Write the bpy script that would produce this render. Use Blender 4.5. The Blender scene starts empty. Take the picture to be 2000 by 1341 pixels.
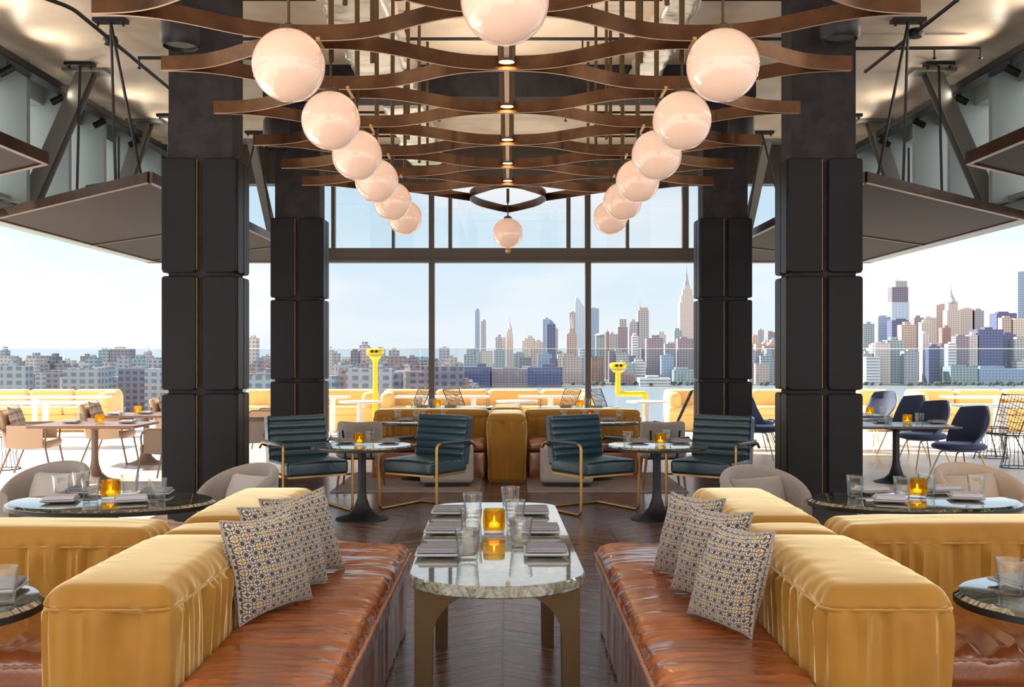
import bpy, math, random
from mathutils import Vector, Matrix, Euler, noise
R = math.radians; PI = math.pi
random.seed(7)
scene = bpy.context.scene
COL = scene.collection

# ------------------------------------------------------------------ camera
EYE = 1.5; F = 2000.0; CX = 995.0; CY = 692.0
cd = bpy.data.cameras.new('camera'); cam = bpy.data.objects.new('camera', cd); COL.objects.link(cam)
cam.location = (0, 0, EYE); cam.rotation_euler = (PI/2, 0, 0)
cd.sensor_width = 36; cd.lens = 36*F/2000
cd.shift_x = (1000-CX)/2000; cd.shift_y = (CY-670.5)/2000
cd.clip_end = 20000; cd.clip_start = 0.05
scene.camera = cam
scene.view_settings.view_transform = 'Standard'; scene.view_settings.look = 'None'
scene.view_settings.gamma = 1.0; scene.view_settings.use_curve_mapping = False
scene.view_settings.exposure = 0.6

# ------------------------------------------------------------------ world
wd = bpy.data.worlds.new('sky'); scene.world = wd; wd.use_nodes = True
nt = wd.node_tree; nt.nodes.clear()
def N(nt, t, **kw):
    n = nt.nodes.new(t)
    for k, v in kw.items(): setattr(n, k, v)
    return n
def math_(nt, op, a, b=None, c=None, clamp=False):
    n = N(nt, 'ShaderNodeMath', operation=op, use_clamp=clamp)
    for i, s in enumerate((a, b, c)):
        if s is None: continue
        if isinstance(s, (int, float)): n.inputs[i].default_value = s
        else: nt.links.new(s, n.inputs[i])
    return n.outputs[0]
def mixc(nt, f, a, b, mode='MIX'):
    n = N(nt, 'ShaderNodeMix', data_type='RGBA', blend_type=mode)
    for s, v in ((n.inputs[0], f), (n.inputs[6], a), (n.inputs[7], b)):
        if isinstance(v, (int, float)): s.default_value = v
        elif isinstance(v, tuple): s.default_value = (*v, 1) if len(v) == 3 else v
        else: nt.links.new(v, s)
    return n.outputs[2]
def ramp(nt, f, stops, interp='LINEAR'):
    n = N(nt, 'ShaderNodeValToRGB'); n.color_ramp.interpolation = interp
    e = n.color_ramp.elements
    while len(e) < len(stops): e.new(.5)
    for i, (p, c) in enumerate(stops):
        e[i].position = p; e[i].color = (*c, 1) if len(c) == 3 else c
    if f is not None: nt.links.new(f, n.inputs[0])
    return n.outputs[0]
tc = N(nt, 'ShaderNodeTexCoord'); sp = N(nt, 'ShaderNodeSeparateXYZ'); nt.links.new(tc.outputs['Generated'], sp.inputs[0])
grad = ramp(nt, sp.outputs[2], [(0.0, (.83, .91, .97)), (.12, (.66, .84, .97)), (.45, (.38, .62, .92)), (1, (.2, .42, .85))])
mp = N(nt, 'ShaderNodeMapping'); mp.inputs['Scale'].default_value = (1, 1, 2.6); nt.links.new(tc.outputs['Generated'], mp.inputs[0])
nz = N(nt, 'ShaderNodeTexNoise'); nz.inputs['Scale'].default_value = 3.2; nz.inputs['Detail'].default_value = 5; nz.inputs['Roughness'].default_value = .5
nt.links.new(mp.outputs[0], nz.inputs[0])
cl = ramp(nt, nz.outputs[0], [(.45, (0, 0, 0)), (.66, (1, 1, 1))])
sky = mixc(nt, cl, grad, (1.0, 1.0, 1.0))
# extra sky brightness added behind the camera as fill, and towards both sides
back = math_(nt, 'MULTIPLY_ADD', sp.outputs[1], -1.0, .12, clamp=True)
sky = mixc(nt, math_(nt, 'MULTIPLY', back, 1.2, clamp=True), sky, (1.0, .90, .80))
side = math_(nt, 'MULTIPLY_ADD', math_(nt, 'ABSOLUTE', sp.outputs[0]), 1.0, -.18, clamp=True)
st = math_(nt, 'ADD', math_(nt, 'MULTIPLY_ADD', back, 1.05, .66), math_(nt, 'MULTIPLY', side, .35))
bg = N(nt, 'ShaderNodeBackground'); nt.links.new(sky, bg.inputs[0]); nt.links.new(st, bg.inputs[1])
wo = N(nt, 'ShaderNodeOutputWorld'); nt.links.new(bg.outputs[0], wo.inputs[0])

# ------------------------------------------------------------------ sun
sd = bpy.data.lights.new('sun', 'SUN'); sd.energy = 11.0; sd.angle = R(1.0); sd.color = (1, .9, .76)
so = bpy.data.objects.new('sun', sd); COL.objects.link(so)
so.rotation_euler = Vector((-.72, .42, .62)).to_track_quat('Z', 'Y').to_euler()   # from the left, a little ahead
so.location = (-20, 10, 20)

# ------------------------------------------------------------------ helpers
def Xp(px, d): return (px-CX)*d/F
def Zp(py, d): return EYE-(py-CY)*d/F
def Dp(py, z): return (EYE-z)*F/(py-CY)
def W(px, py, z):
    d = Dp(py, z); return Vector((Xp(px, d), d, z))

class MB:
    def __init__(s): s.v = []; s.f = []; s.uv = None
    def add(s, vs, fs, M=None):
        o = len(s.v)
        for p in vs:
            p = Vector(p)
            if M is not None: p = M @ p
            s.v.append(tuple(p))
        for f in fs: s.f.append(tuple(i+o for i in f))
        return s
    def box(s, c, size, M=None):
        x, y, z = (a/2 for a in size); c = Vector(c)
        vs = [c+Vector((i*x, j*y, k*z)) for i in (-1, 1) for j in (-1, 1) for k in (-1, 1)]
        return s.add(vs, [(0, 1, 3, 2), (4, 6, 7, 5), (0, 4, 5, 1), (2, 3, 7, 6), (0, 2, 6, 4), (1, 5, 7, 3)], M)
    def bar(s, p0, p1, w, h, up=(0, 0, 1)):
        p0 = Vector(p0); p1 = Vector(p1); d = p1-p0; L = d.length; d.normalize()
        u = Vector(up); sx = d.cross(u)
        if sx.length < 1e-4: sx = d.cross(Vector((1, 0, 0)))
        sx.normalize(); u = sx.cross(d)
        vs = [q+sx*(i*w/2)+u*(j*h/2) for q in (p0, p1) for i, j in ((-1, -1), (1, -1), (1, 1), (-1, 1))]
        return s.add(vs, [(3, 2, 1, 0), (4, 5, 6, 7), (0, 1, 5, 4), (1, 2, 6, 5), (2, 3, 7, 6), (3, 0, 4, 7)])
    def tube(s, path, r, n=10, closed=False, caps=True):
        path = [Vector(p) for p in path]; m = len(path)
        rr = r if isinstance(r, (list, tuple)) else [r]*m
        prev = None; rings = []
        for i, p in enumerate(path):
            a = path[(i-1) % m] if (closed or i > 0) else path[i]
            b = path[(i+1) % m] if (closed or i < m-1) else path[i]
            t = (b-a); t.normalize() if t.length > 1e-9 else None
            if prev is None:
                ref = Vector((0, 0, 1)) if abs(t.z) < .9 else Vector((1, 0, 0))
                x = t.cross(ref).normalized()
            else:
                x = (prev - t*prev.dot(t))
                x = x.normalized() if x.length > 1e-6 else t.cross(Vector((0, .3, 1))).normalized()
            prev = x; y = t.cross(x)
            rings.append([p+(x*math.cos(2*PI*k/n)+y*math.sin(2*PI*k/n))*rr[i] for k in range(n)])
        vs = [q for g in rings for q in g]; fs = []
        for i in range(m if closed else m-1):
            j = (i+1) % m
            for k in range(n):
                l = (k+1) % n
                fs.append((i*n+k, i*n+l, j*n+l, j*n+k))
        if caps and not closed:
            fs.append(tuple(range(n-1, -1, -1))); fs.append(tuple((m-1)*n+k for k in range(n)))
        return s.add(vs, fs)
    def lathe(s, prof, c=(0, 0, 0), n=32, sx=1, sy=1, M=None):
        c = Vector(c); vs = []; m = len(prof)
        for r, z in prof:
            for k in range(n):
                a = 2*PI*k/n; vs.append(c+Vector((r*sx*math.cos(a), r*sy*math.sin(a), z)))
        fs = []
        for i in range(m-1):
            for k in range(n):
                l = (k+1) % n; fs.append((i*n+k, i*n+l, (i+1)*n+l, (i+1)*n+k))
        if prof[0][0] > 1e-5: fs.append(tuple(range(n-1, -1, -1)))
        if prof[-1][0] > 1e-5: fs.append(tuple((m-1)*n+k for k in range(n)))
        return s.add(vs, fs, M)
    def prism(s, poly, z0, z1, M=None):
        n = len(poly)
        vs = [(x, y, z0) for x, y in poly]+[(x, y, z1) for x, y in poly]
        fs = [tuple(range(n-1, -1, -1)), tuple(range(n, 2*n))]+[(i, (i+1) % n, n+(i+1) % n, n+i) for i in range(n)]
        return s.add(vs, fs, M)
    def rbox(s, size, r, n=(4, 4, 4), k=3, disp=None, c=(0, 0, 0), M=None):
        """rounded box; n interior cells per axis, k cells round each edge; disp(p, nrm) -> p"""
        h = [a/2 for a in size]; r = min(r, min(h)*.999)
        L = []
        for ax in range(3):
            a = h[ax]-r; inn = [-a+2*a*i/n[ax] for i in range(n[ax]+1)]
            ed = [r*math.tan(PI/4*(j+1)/k) for j in range(k)]
            L.append([-a-e for e in reversed(ed)]+inn+[a+e for e in ed])
        idx = {}; vs = []; fs = []
        def key(i, j, l):
            t = (i, j, l)
            if t in idx: return idx[t]
            P = Vector((L[0][i], L[1][j], L[2][l]))
            I = Vector([max(-(h[a]-r), min(h[a]-r, P[a])) for a in range(3)])
            d = (P-I); d = d.normalized() if d.length > 1e-9 else d
            q = I+d*r
            if disp: q = disp(q, d)
            idx[t] = len(vs); vs.append(q+Vector(c)); return idx[t]
        m = [len(a)-1 for a in L]
        for j in range(m[1]):
            for l in range(m[2]):
                fs.append((key(0, j, l), key(0, j, l+1), key(0, j+1, l+1), key(0, j+1, l)))
                fs.append((key(m[0], j, l), key(m[0], j+1, l), key(m[0], j+1, l+1), key(m[0], j, l+1)))
        for i in range(m[0]):
            for l in range(m[2]):
                fs.append((key(i, 0, l), key(i+1, 0, l), key(i+1, 0, l+1), key(i, 0, l+1)))
                fs.append((key(i, m[1], l), key(i, m[1], l+1), key(i+1, m[1], l+1), key(i+1, m[1], l)))
        for i in range(m[0]):
            for j in range(m[1]):
                fs.append((key(i, j, 0), key(i, j+1, 0), key(i+1, j+1, 0), key(i+1, j, 0)))
                fs.append((key(i, j, m[2]), key(i+1, j, m[2]), key(i+1, j+1, m[2]), key(i, j+1, m[2])))
        return s.add(vs, fs, M)
    def grid(s, nu, nv, fn, thick=None):
        """open sheet fn(u,v) u,v in 0..1; thick gives it a back"""
        P = [[Vector(fn(i/nu, j/nv)) for j in range(nv+1)] for i in range(nu+1)]
        o = [P[i][j] for i in range(nu+1) for j in range(nv+1)]
        id = lambda i, j: i*(nv+1)+j
        fs = [(id(i, j), id(i+1, j), id(i+1, j+1), id(i, j+1)) for i in range(nu) for j in range(nv)]
        if thick:
            nn = []
            for i in range(nu+1):
                for j in range(nv+1):
                    a = P[min(i+1, nu)][j]-P[max(i-1, 0)][j]; b = P[i][min(j+1, nv)]-P[i][max(j-1, 0)]
                    c = a.cross(b); c = c.normalized() if c.length > 1e-9 else Vector((0, 0, 1))
                    t = thick(i/nu, j/nv) if callable(thick) else thick
                    nn.append(P[i][j]-c*t)
            T = len(o); o = o+nn
            fs += [tuple(T+q for q in reversed(f)) for f in fs[:nu*nv]]
            for i in range(nu):
                fs.append((id(i+1, 0), id(i, 0), T+id(i, 0), T+id(i+1, 0)))
                fs.append((id(i, nv), id(i+1, nv), T+id(i+1, nv), T+id(i, nv)))
            for j in range(nv):
                fs.append((id(0, j), id(0, j+1), T+id(0, j+1), T+id(0, j)))
                fs.append((id(nu, j+1), id(nu, j), T+id(nu, j), T+id(nu, j+1)))
        return s.add(o, fs)
    def build(s, name, mat, parent=None, loc=None, smooth=35, rotz=0):
        me = bpy.data.meshes.new(name); me.from_pydata(s.v, [], s.f); me.update()
        if mat: me.materials.append(mat)
        if smooth:
            me.polygons.foreach_set('use_smooth', [True]*len(me.polygons))
            me.set_sharp_from_angle(angle=R(smooth))
        o = bpy.data.objects.new(name, me); COL.objects.link(o)
        if parent: o.parent = parent
        if loc is not None: o.location = loc
        if rotz: o.rotation_euler.z = rotz
        return o

def tag(o, label, cat, group=None, kind=None):
    o['label'] = label; o['category'] = cat
    if group: o['group'] = group
    if kind: o['kind'] = kind
    return o
def thing(name, label, cat, loc=(0, 0, 0), rotz=0, group=None):
    o = bpy.data.objects.new(name, None); COL.objects.link(o); o.empty_display_size = .1
    o.location = loc; o.rotation_euler = (0, 0, rotz)
    return tag(o, label, cat, group)
def struct(name, mb, m, **kw):
    o = mb.build(name, m, **kw); o['kind'] = 'structure'; return o
KIDS = {}
def dup(root, loc, rotz=0, label=None, group=None, scale=None):
    def cp(o, par):
        c = o.copy(); COL.objects.link(c)
        if par: c.parent = par
        for ch in o.children: cp(ch, c)
        return c
    r = cp(root, None); r.location = loc; r.rotation_euler = (0, 0, rotz)
    if label: r['label'] = label
    if group: r['group'] = group
    if scale: r.scale = scale
    return r
def place(proto, used, loc, rotz, label, group=None):
    """first call moves the prototype itself, later calls copy it"""
    if not used:
        used.append(1); proto.location = loc; proto.rotation_euler = (0, 0, rotz); proto['label'] = label
        if group: proto['group'] = group
        return proto
    return dup(proto, loc, rotz, label, group)
def arc(c, r, a0, a1, n, ax=0):
    """points of an arc in the XZ plane (ax=0) or YZ plane (ax=1)"""
    out = []
    for i in range(n+1):
        a = R(a0+(a1-a0)*i/n); u = c[0]+r*math.cos(a); w = c[2]+r*math.sin(a)
        out.append((u, c[1], w) if ax == 0 else (c[0], c[1]+r*math.cos(a), w))
    return out
def fillet(pts, r, n=5, closed=False):
    """round the corners of a polyline"""
    pts = [Vector(p) for p in pts]; out = []; m = len(pts)
    for i, p in enumerate(pts):
        if not closed and i in (0, m-1): out.append(p); continue
        a = pts[(i-1) % m]-p; b = pts[(i+1) % m]-p
        q = min(r, a.length*.45, b.length*.45); a.normalize(); b.normalize()
        for k in range(n+1):
            t = k/n; out.append((p+a*q)*(1-t)**2+p*2*t*(1-t)+(p+b*q)*t*t)
    return out

# ------------------------------------------------------------------ materials
def mat(name, col, rough=.5, metal=0, bump=None, var=None, **kw):
    """bump=(scale, strength[, stretch]); var=(scale, colour2[, lo, hi, stretch]) mixes in a second colour by noise"""
    m = bpy.data.materials.new(name); m.use_nodes = True; nt = m.node_tree
    b = nt.nodes['Principled BSDF']; b.inputs['Base Color'].default_value = (*col, 1)
    b.inputs['Roughness'].default_value = rough; b.inputs['Metallic'].default_value = metal
    for k, v in kw.items():
        s = b.inputs[k.replace('_', ' ')]
        s.default_value = (*v, 1) if isinstance(v, tuple) and len(v) == 3 else v
    tc = N(nt, 'ShaderNodeTexCoord')
    def noise_(sc, det=4, stretch=None, rg=.55):
        n = N(nt, 'ShaderNodeTexNoise'); n.inputs['Scale'].default_value = sc; n.inputs['Detail'].default_value = det
        n.inputs['Roughness'].default_value = rg
        if stretch:
            mp = N(nt, 'ShaderNodeMapping'); mp.inputs['Scale'].default_value = stretch
            nt.links.new(tc.outputs['Object'], mp.inputs[0]); nt.links.new(mp.outputs[0], n.inputs[0])
        else: nt.links.new(tc.outputs['Object'], n.inputs[0])
        return n.outputs[0]
    if var:
        lo, hi = (var[2], var[3]) if len(var) > 3 else (.4, .6)
        f = ramp(nt, noise_(var[0], 5, var[4] if len(var) > 4 else None, .6), [(lo, (0, 0, 0)), (hi, (1, 1, 1))])
        nt.links.new(mixc(nt, f, col, var[1]), b.inputs['Base Color'])
    if bump:
        bp = N(nt, 'ShaderNodeBump'); bp.inputs['Strength'].default_value = bump[1]; bp.inputs['Distance'].default_value = .01
        nt.links.new(noise_(bump[0], 4, bump[2] if len(bump) > 2 else None), bp.inputs['Height'])
        nt.links.new(bp.outputs[0], b.inputs['Normal'])
    m['bsdf'] = b.name
    return m
def emis(name, col, s):
    m = mat(name, col, .5); b = m.node_tree.nodes['Principled BSDF']
    b.inputs['Emission Color'].default_value = (*col, 1); b.inputs['Emission Strength'].default_value = s
    return m
M = {}
M['velvet'] = mat('yellow_velvet', (.31, .145, .006), .7, bump=(260, .12), var=(2.2, (.27, .12, .004)), Sheen_Weight=1.0, Sheen_Roughness=.28, Sheen_Tint=(1, .9, .62))
_n = M['velvet'].node_tree   # velvet pile: a second sheen lobe over the dyed cloth
_sh = N(_n, 'ShaderNodeBsdfSheen'); _sh.inputs['Color'].default_value = (.62, .52, .28, 1); _sh.inputs['Roughness'].default_value = .5
_ad = N(_n, 'ShaderNodeAddShader'); _ou = [q for q in _n.nodes if q.type == 'OUTPUT_MATERIAL'][0]
_n.links.new(_n.nodes['Principled BSDF'].outputs[0], _ad.inputs[0]); _n.links.new(_sh.outputs[0], _ad.inputs[1]); _n.links.new(_ad.outputs[0], _ou.inputs[0])
M['leather'] = mat('cognac_leather', (.35, .11, .032), .3, bump=(14, .4, (1, 5, 2)), var=(3, (.22, .055, .012), .35, .7), Coat_Weight=.9, Coat_Roughness=.14, Coat_IOR=1.7)
M['piping'] = mat('leather_piping', (.42, .22, .15), .35, bump=(60, .5))
M['blue'] = mat('blue_leather', (.014, .05, .076), .27, bump=(22, .25), Coat_Weight=.4, Coat_Roughness=.2)
M['brass'] = mat('brushed_brass', (.5, .3, .1), .32, 1, bump=(90, .05))
M['bronze'] = mat('dark_bronze', (.12, .058, .028), .36, .85, bump=(30, .06), var=(4, (.065, .03, .015), .35, .7))
M['table_bronze'] = mat('bronze_leg', (.085, .052, .024), .4, .75, bump=(50, .05))
M['iron'] = mat('black_iron', (.018, .018, .022), .45, .3, bump=(80, .08))
M['steel'] = mat('grey_steel', (.24, .24, .235), .42, .3, bump=(40, .06))
M['cladding'] = mat('blackened_panel', (.0055, .0055, .009), .42, 0, bump=(6, .04), Specular_IOR_Level=.2)
M['concrete_dark'] = mat('dark_concrete', (.03, .027, .034), .7, bump=(30, .35), var=(5, (.018, .016, .019)), Specular_IOR_Level=.3)
M['concrete'] = mat('bare_concrete_ceiling', (.82, .68, .54), .42, bump=(5, .3), var=(.9, (.55, .44, .34), .35, .68), Specular_IOR_Level=.8)
M['foil'] = mat('foil_duct', (.9, .84, .76), .28, .7, bump=(9, 1.0, (1, 3, 1)))
M['teal'] = mat('teal_fin', (.26, .31, .32), .5, .1, bump=(20, .05))
M['frame'] = mat('window_frame', (.075, .062, .055), .45, .3)
M['grey_fabric'] = mat('grey_fabric', (.27, .245, .23), .85, bump=(220, .3), Sheen_Weight=.4)
M['light_fabric'] = mat('light_grey_fabric', (.42, .40, .385), .85, bump=(240, .3), Sheen_Weight=.4)
M['warm_lit_grey_fabric'] = mat('warm_lit_grey_fabric', (.46, .36, .28), .85, bump=(220, .3), Sheen_Weight=.4)  # the grey cloth again, with warm light painted into its colour
M['navy'] = mat('navy_velvet', (.022, .036, .085), .7, bump=(200, .15), Sheen_Weight=.7, Sheen_Roughness=.35, Sheen_Tint=(.6, .7, 1))
M['tan'] = mat('tan_leather', (.52, .36, .24), .5, bump=(20, .15))
M['umber'] = mat('brown_leather', (.2, .13, .09), .45, bump=(20, .15))
M['walnut'] = mat('walnut_legs', (.22, .07, .03), .4, bump=(30, .1, (1, 1, .1)))
M['stone'] = mat('pale_stone_tiles', (.62, .56, .5), .3, bump=(4, .04), var=(1.5, (.52, .46, .41)))
M['deck'] = mat('terrace_paving', (.78, .72, .66), .6, bump=(10, .1), var=(2, (.66, .61, .57)))
M['rug'] = mat('grey_rug', (.33, .28, .26), .95, bump=(150, .6), var=(7, (.24, .2, .19), .4, .6, (1, 4, 1)))
M['plate'] = mat('grey_stoneware', (.42, .41, .42), .25)
M['napkin'] = mat('grey_napkin', (.235, .25, .31), .8, bump=(200, .3))
M['napkin_pale'] = mat('pale_napkin', (.56, .59, .68), .8, bump=(200, .3))
M['white'] = mat('white_laminate', (.8, .78, .76), .35)
M['outdoor_yellow'] = mat('terrace_upholstery', (.80, .50, .17), .7, bump=(60, .1), Sheen_Weight=.3)
M['bright_yellow'] = mat('yellow_paint', (.9, .68, .01), .35)
M['candle'] = emis('candle_wax', (1, .62, .2), 1.2)
M['flame'] = emis('flame', (1, .6, .15), 3)
M['bulb'] = emis('downlight_lens', (1, .8, .5), 9)
M['heat'] = emis('heater_bars', (1, .2, .03), 7)
def glassmat(name, col, rough=.0, ior=1.45, clear=.5):
    m = bpy.data.materials.new(name); m.use_nodes = True; nt = m.node_tree; nt.nodes.clear()
    g = N(nt, 'ShaderNodeBsdfGlass'); g.inputs['Color'].default_value = (*col, 1); g.inputs['Roughness'].default_value = rough; g.inputs['IOR'].default_value = ior
    tr = N(nt, 'ShaderNodeBsdfTransparent'); tr.inputs[0].default_value = (*col, 1); mx = N(nt, 'ShaderNodeMixShader'); mx.inputs[0].default_value = clear
    nt.links.new(g.outputs[0], mx.inputs[1]); nt.links.new(tr.outputs[0], mx.inputs[2])
    o = N(nt, 'ShaderNodeOutputMaterial'); nt.links.new(mx.outputs[0], o.inputs[0]); return m
def thin_glass(name):
    m = bpy.data.materials.new(name); m.use_nodes = True; nt = m.node_tree; nt.nodes.clear()
    l = N(nt, 'ShaderNodeLayerWeight'); l.inputs[0].default_value = .5
    t = N(nt, 'ShaderNodeBsdfTransparent'); nt.links.new(mixc(nt, math_(nt, 'POWER', l.outputs['Facing'], 4), (.97, .98, .98), (.45, .47, .5)), t.inputs[0])
    g = N(nt, 'ShaderNodeBsdfGlossy'); g.inputs['Roughness'].default_value = .02
    x = N(nt, 'ShaderNodeMixShader'); nt.links.new(math_(nt, 'MULTIPLY_ADD', math_(nt, 'POWER', l.outputs['Facing'], 2.5), .75, .06), x.inputs[0])
    nt.links.new(t.outputs[0], x.inputs[1]); nt.links.new(g.outputs[0], x.inputs[2])
    o = N(nt, 'ShaderNodeOutputMaterial'); nt.links.new(x.outputs[0], o.inputs[0]); return m
M['glass'] = thin_glass('clear_glass')
M['amber'] = glassmat('amber_glass', (1, .78, .24), clear=.45)
def panemat(name, tint, refl=.08):
    m = bpy.data.materials.new(name); m.use_nodes = True; nt = m.node_tree; nt.nodes.clear()
    t = N(nt, 'ShaderNodeBsdfTransparent'); t.inputs[0].default_value = (*tint, 1)
    g = N(nt, 'ShaderNodeBsdfGlossy'); g.inputs['Roughness'].default_value = .02; g.inputs[0].default_value = (1, 1, 1, 1)
    x = N(nt, 'ShaderNodeMixShader'); x.inputs[0].default_value = refl
    nt.links.new(t.outputs[0], x.inputs[1]); nt.links.new(g.outputs[0], x.inputs[2])
    o = N(nt, 'ShaderNodeOutputMaterial'); nt.links.new(x.outputs[0], o.inputs[0]); return m
M['pane'] = panemat('window_pane', (.97, .985, .99), .03)
M['balustrade'] = panemat('balustrade_glass', (.84, .90, .93), .012)
# opal globe: lit from inside, glossy skin
M['opal'] = mat('opal_glass', (.72, .50, .40), .06, Coat_Weight=.6, Coat_Roughness=.02, Subsurface_Weight=0.0)
_b = M['opal'].node_tree.nodes['Principled BSDF']; _b.inputs['Emission Color'].default_value = (1, .68, .5, 1); _b.inputs['Emission Strength'].default_value = .2

def wood_mat():
    m = mat('chevron_oak', (.1, .06, .05), .32); nt = m.node_tree; b = nt.nodes['Principled BSDF']
    tc = N(nt, 'ShaderNodeTexCoord'); s = N(nt, 'ShaderNodeSeparateXYZ'); nt.links.new(tc.outputs['Object'], s.inputs[0])
    x = math_(nt, 'ADD', s.outputs[0], .035+18.0); Wd = .9
    t = math_(nt, 'PINGPONG', x, Wd)
    v = math_(nt, 'MULTIPLY_ADD', t, .57, s.outputs[1])
    bi = math_(nt, 'DIVIDE', v, .2); fl = math_(nt, 'FLOOR', bi); fr = math_(nt, 'FRACT', bi)
    colid = math_(nt, 'FLOOR', math_(nt, 'DIVIDE', x, Wd))
    along = math_(nt, 'MULTIPLY_ADD', t, .87, math_(nt, 'MULTIPLY', s.outputs[1], -.49))
    across = math_(nt, 'MULTIPLY_ADD', t, .49, math_(nt, 'MULTIPLY', s.outputs[1], .87))
    cb = N(nt, 'ShaderNodeCombineXYZ'); nt.links.new(math_(nt, 'MULTIPLY', along, 2.2), cb.inputs[0]); nt.links.new(math_(nt, 'MULTIPLY', across, 30), cb.inputs[1])
    nt.links.new(math_(nt, 'MULTIPLY_ADD', fl, 3.7, math_(nt, 'MULTIPLY', colid, 11.3)), cb.inputs[2])
    n = N(nt, 'ShaderNodeTexNoise'); n.inputs['Scale'].default_value = 1; n.inputs['Detail'].default_value = 6; n.inputs['Distortion'].default_value = .8; nt.links.new(cb.outputs[0], n.inputs[0])
    cw = N(nt, 'ShaderNodeCombineXYZ'); nt.links.new(fl, cw.inputs[0]); nt.links.new(colid, cw.inputs[1])
    wn = N(nt, 'ShaderNodeTexWhiteNoise'); nt.links.new(cw.outputs[0], wn.inputs[0])
    c = ramp(nt, n.outputs[0], [(.3, (.06, .035, .03)), (.52, (.15, .09, .075)), (.72, (.29, .19, .16))])
    c = mixc(nt, math_(nt, 'MULTIPLY', wn.outputs[0], .5), c, (.09, .055, .048))
    g = math_(nt, 'MINIMUM', math_(nt, 'MULTIPLY', math_(nt, 'MINIMUM', fr, math_(nt, 'SUBTRACT', 1, fr)), .17), math_(nt, 'MINIMUM', t, math_(nt, 'SUBTRACT', Wd, t)))
    gm = math_(nt, 'LESS_THAN', g, .006)
    c = mixc(nt, gm, c, (.008, .006, .006))
    nt.links.new(c, b.inputs['Base Color'])
    bp = N(nt, 'ShaderNodeBump'); bp.inputs['Strength'].default_value = .6; bp.inputs['Distance'].default_value = .006
    h = math_(nt, 'SUBTRACT', math_(nt, 'MULTIPLY', n.outputs[0], .6), gm); nt.links.new(h, bp.inputs['Height']); nt.links.new(bp.outputs[0], b.inputs['Normal'])
    rr = math_(nt, 'MULTIPLY_ADD', n.outputs[0], .22, .13); nt.links.new(rr, b.inputs['Roughness'])
    return m
M['wood'] = wood_mat()
def marble_mat(name, base, vein, pale, rough=.08):
    m = mat(name, base, rough, Coat_Weight=1.0, Coat_Roughness=.02, Coat_IOR=2.0, Specular_IOR_Level=.9); nt = m.node_tree; b = nt.nodes['Principled BSDF']
    tc = N(nt, 'ShaderNodeTexCoord')
    n = N(nt, 'ShaderNodeTexNoise'); n.inputs['Scale'].default_value = 9; n.inputs['Detail'].default_value = 8; n.inputs['Distortion'].default_value = 1.6; nt.links.new(tc.outputs['Object'], n.inputs[0])
    n2 = N(nt, 'ShaderNodeTexNoise'); n2.inputs['Scale'].default_value = 28; n2.inputs['Detail'].default_value = 6; n2.inputs['Distortion'].default_value = 2; nt.links.new(tc.outputs['Object'], n2.inputs[0])
    c = ramp(nt, n.outputs[0], [(.36, base), (.49, base), (.515, vein), (.54, base), (.7, pale)])
    c2 = ramp(nt, n2.outputs[0], [(.45, (0, 0, 0)), (.62, (1, 1, 1))])
    nt.links.new(mixc(nt, math_(nt, 'MULTIPLY', c2, .45), c, pale), b.inputs['Base Color'])
    return m
M['marble'] = marble_mat('green_marble', (.018, .026, .016), (.32, .36, .2), (.1, .12, .075))
M['marble_pale'] = marble_mat('grey_green_marble', (.12, .14, .11), (.04, .05, .035), (.42, .43, .37), .06)
def mesh_mat():
    m = mat('perforated_bronze', (.2, .115, .085), .6, 0, Specular_IOR_Level=.15); nt = m.node_tree; b = nt.nodes['Principled BSDF']
    tc = N(nt, 'ShaderNodeTexCoord'); s = N(nt, 'ShaderNodeSeparateXYZ'); nt.links.new(tc.outputs['Object'], s.inputs[0])
    a = math_(nt, 'FRACT', math_(nt, 'MULTIPLY', math_(nt, 'ADD', s.outputs[0], s.outputs[1]), 13.0))
    c = math_(nt, 'FRACT', math_(nt, 'MULTIPLY', math_(nt, 'SUBTRACT', s.outputs[0], s.outputs[1]), 13.0))
    r = math_(nt, 'ADD', math_(nt, 'POWER', math_(nt, 'SUBTRACT', a, .5), 2), math_(nt, 'POWER', math_(nt, 'SUBTRACT', c, .5), 2))
    hole = math_(nt, 'LESS_THAN', r, .09)
    nt.links.new(mixc(nt, hole, (.02, .0065, .004), (.001, .0006, .0005)), b.inputs['Base Color'])
    return m
M['mesh'] = mesh_mat()
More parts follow.
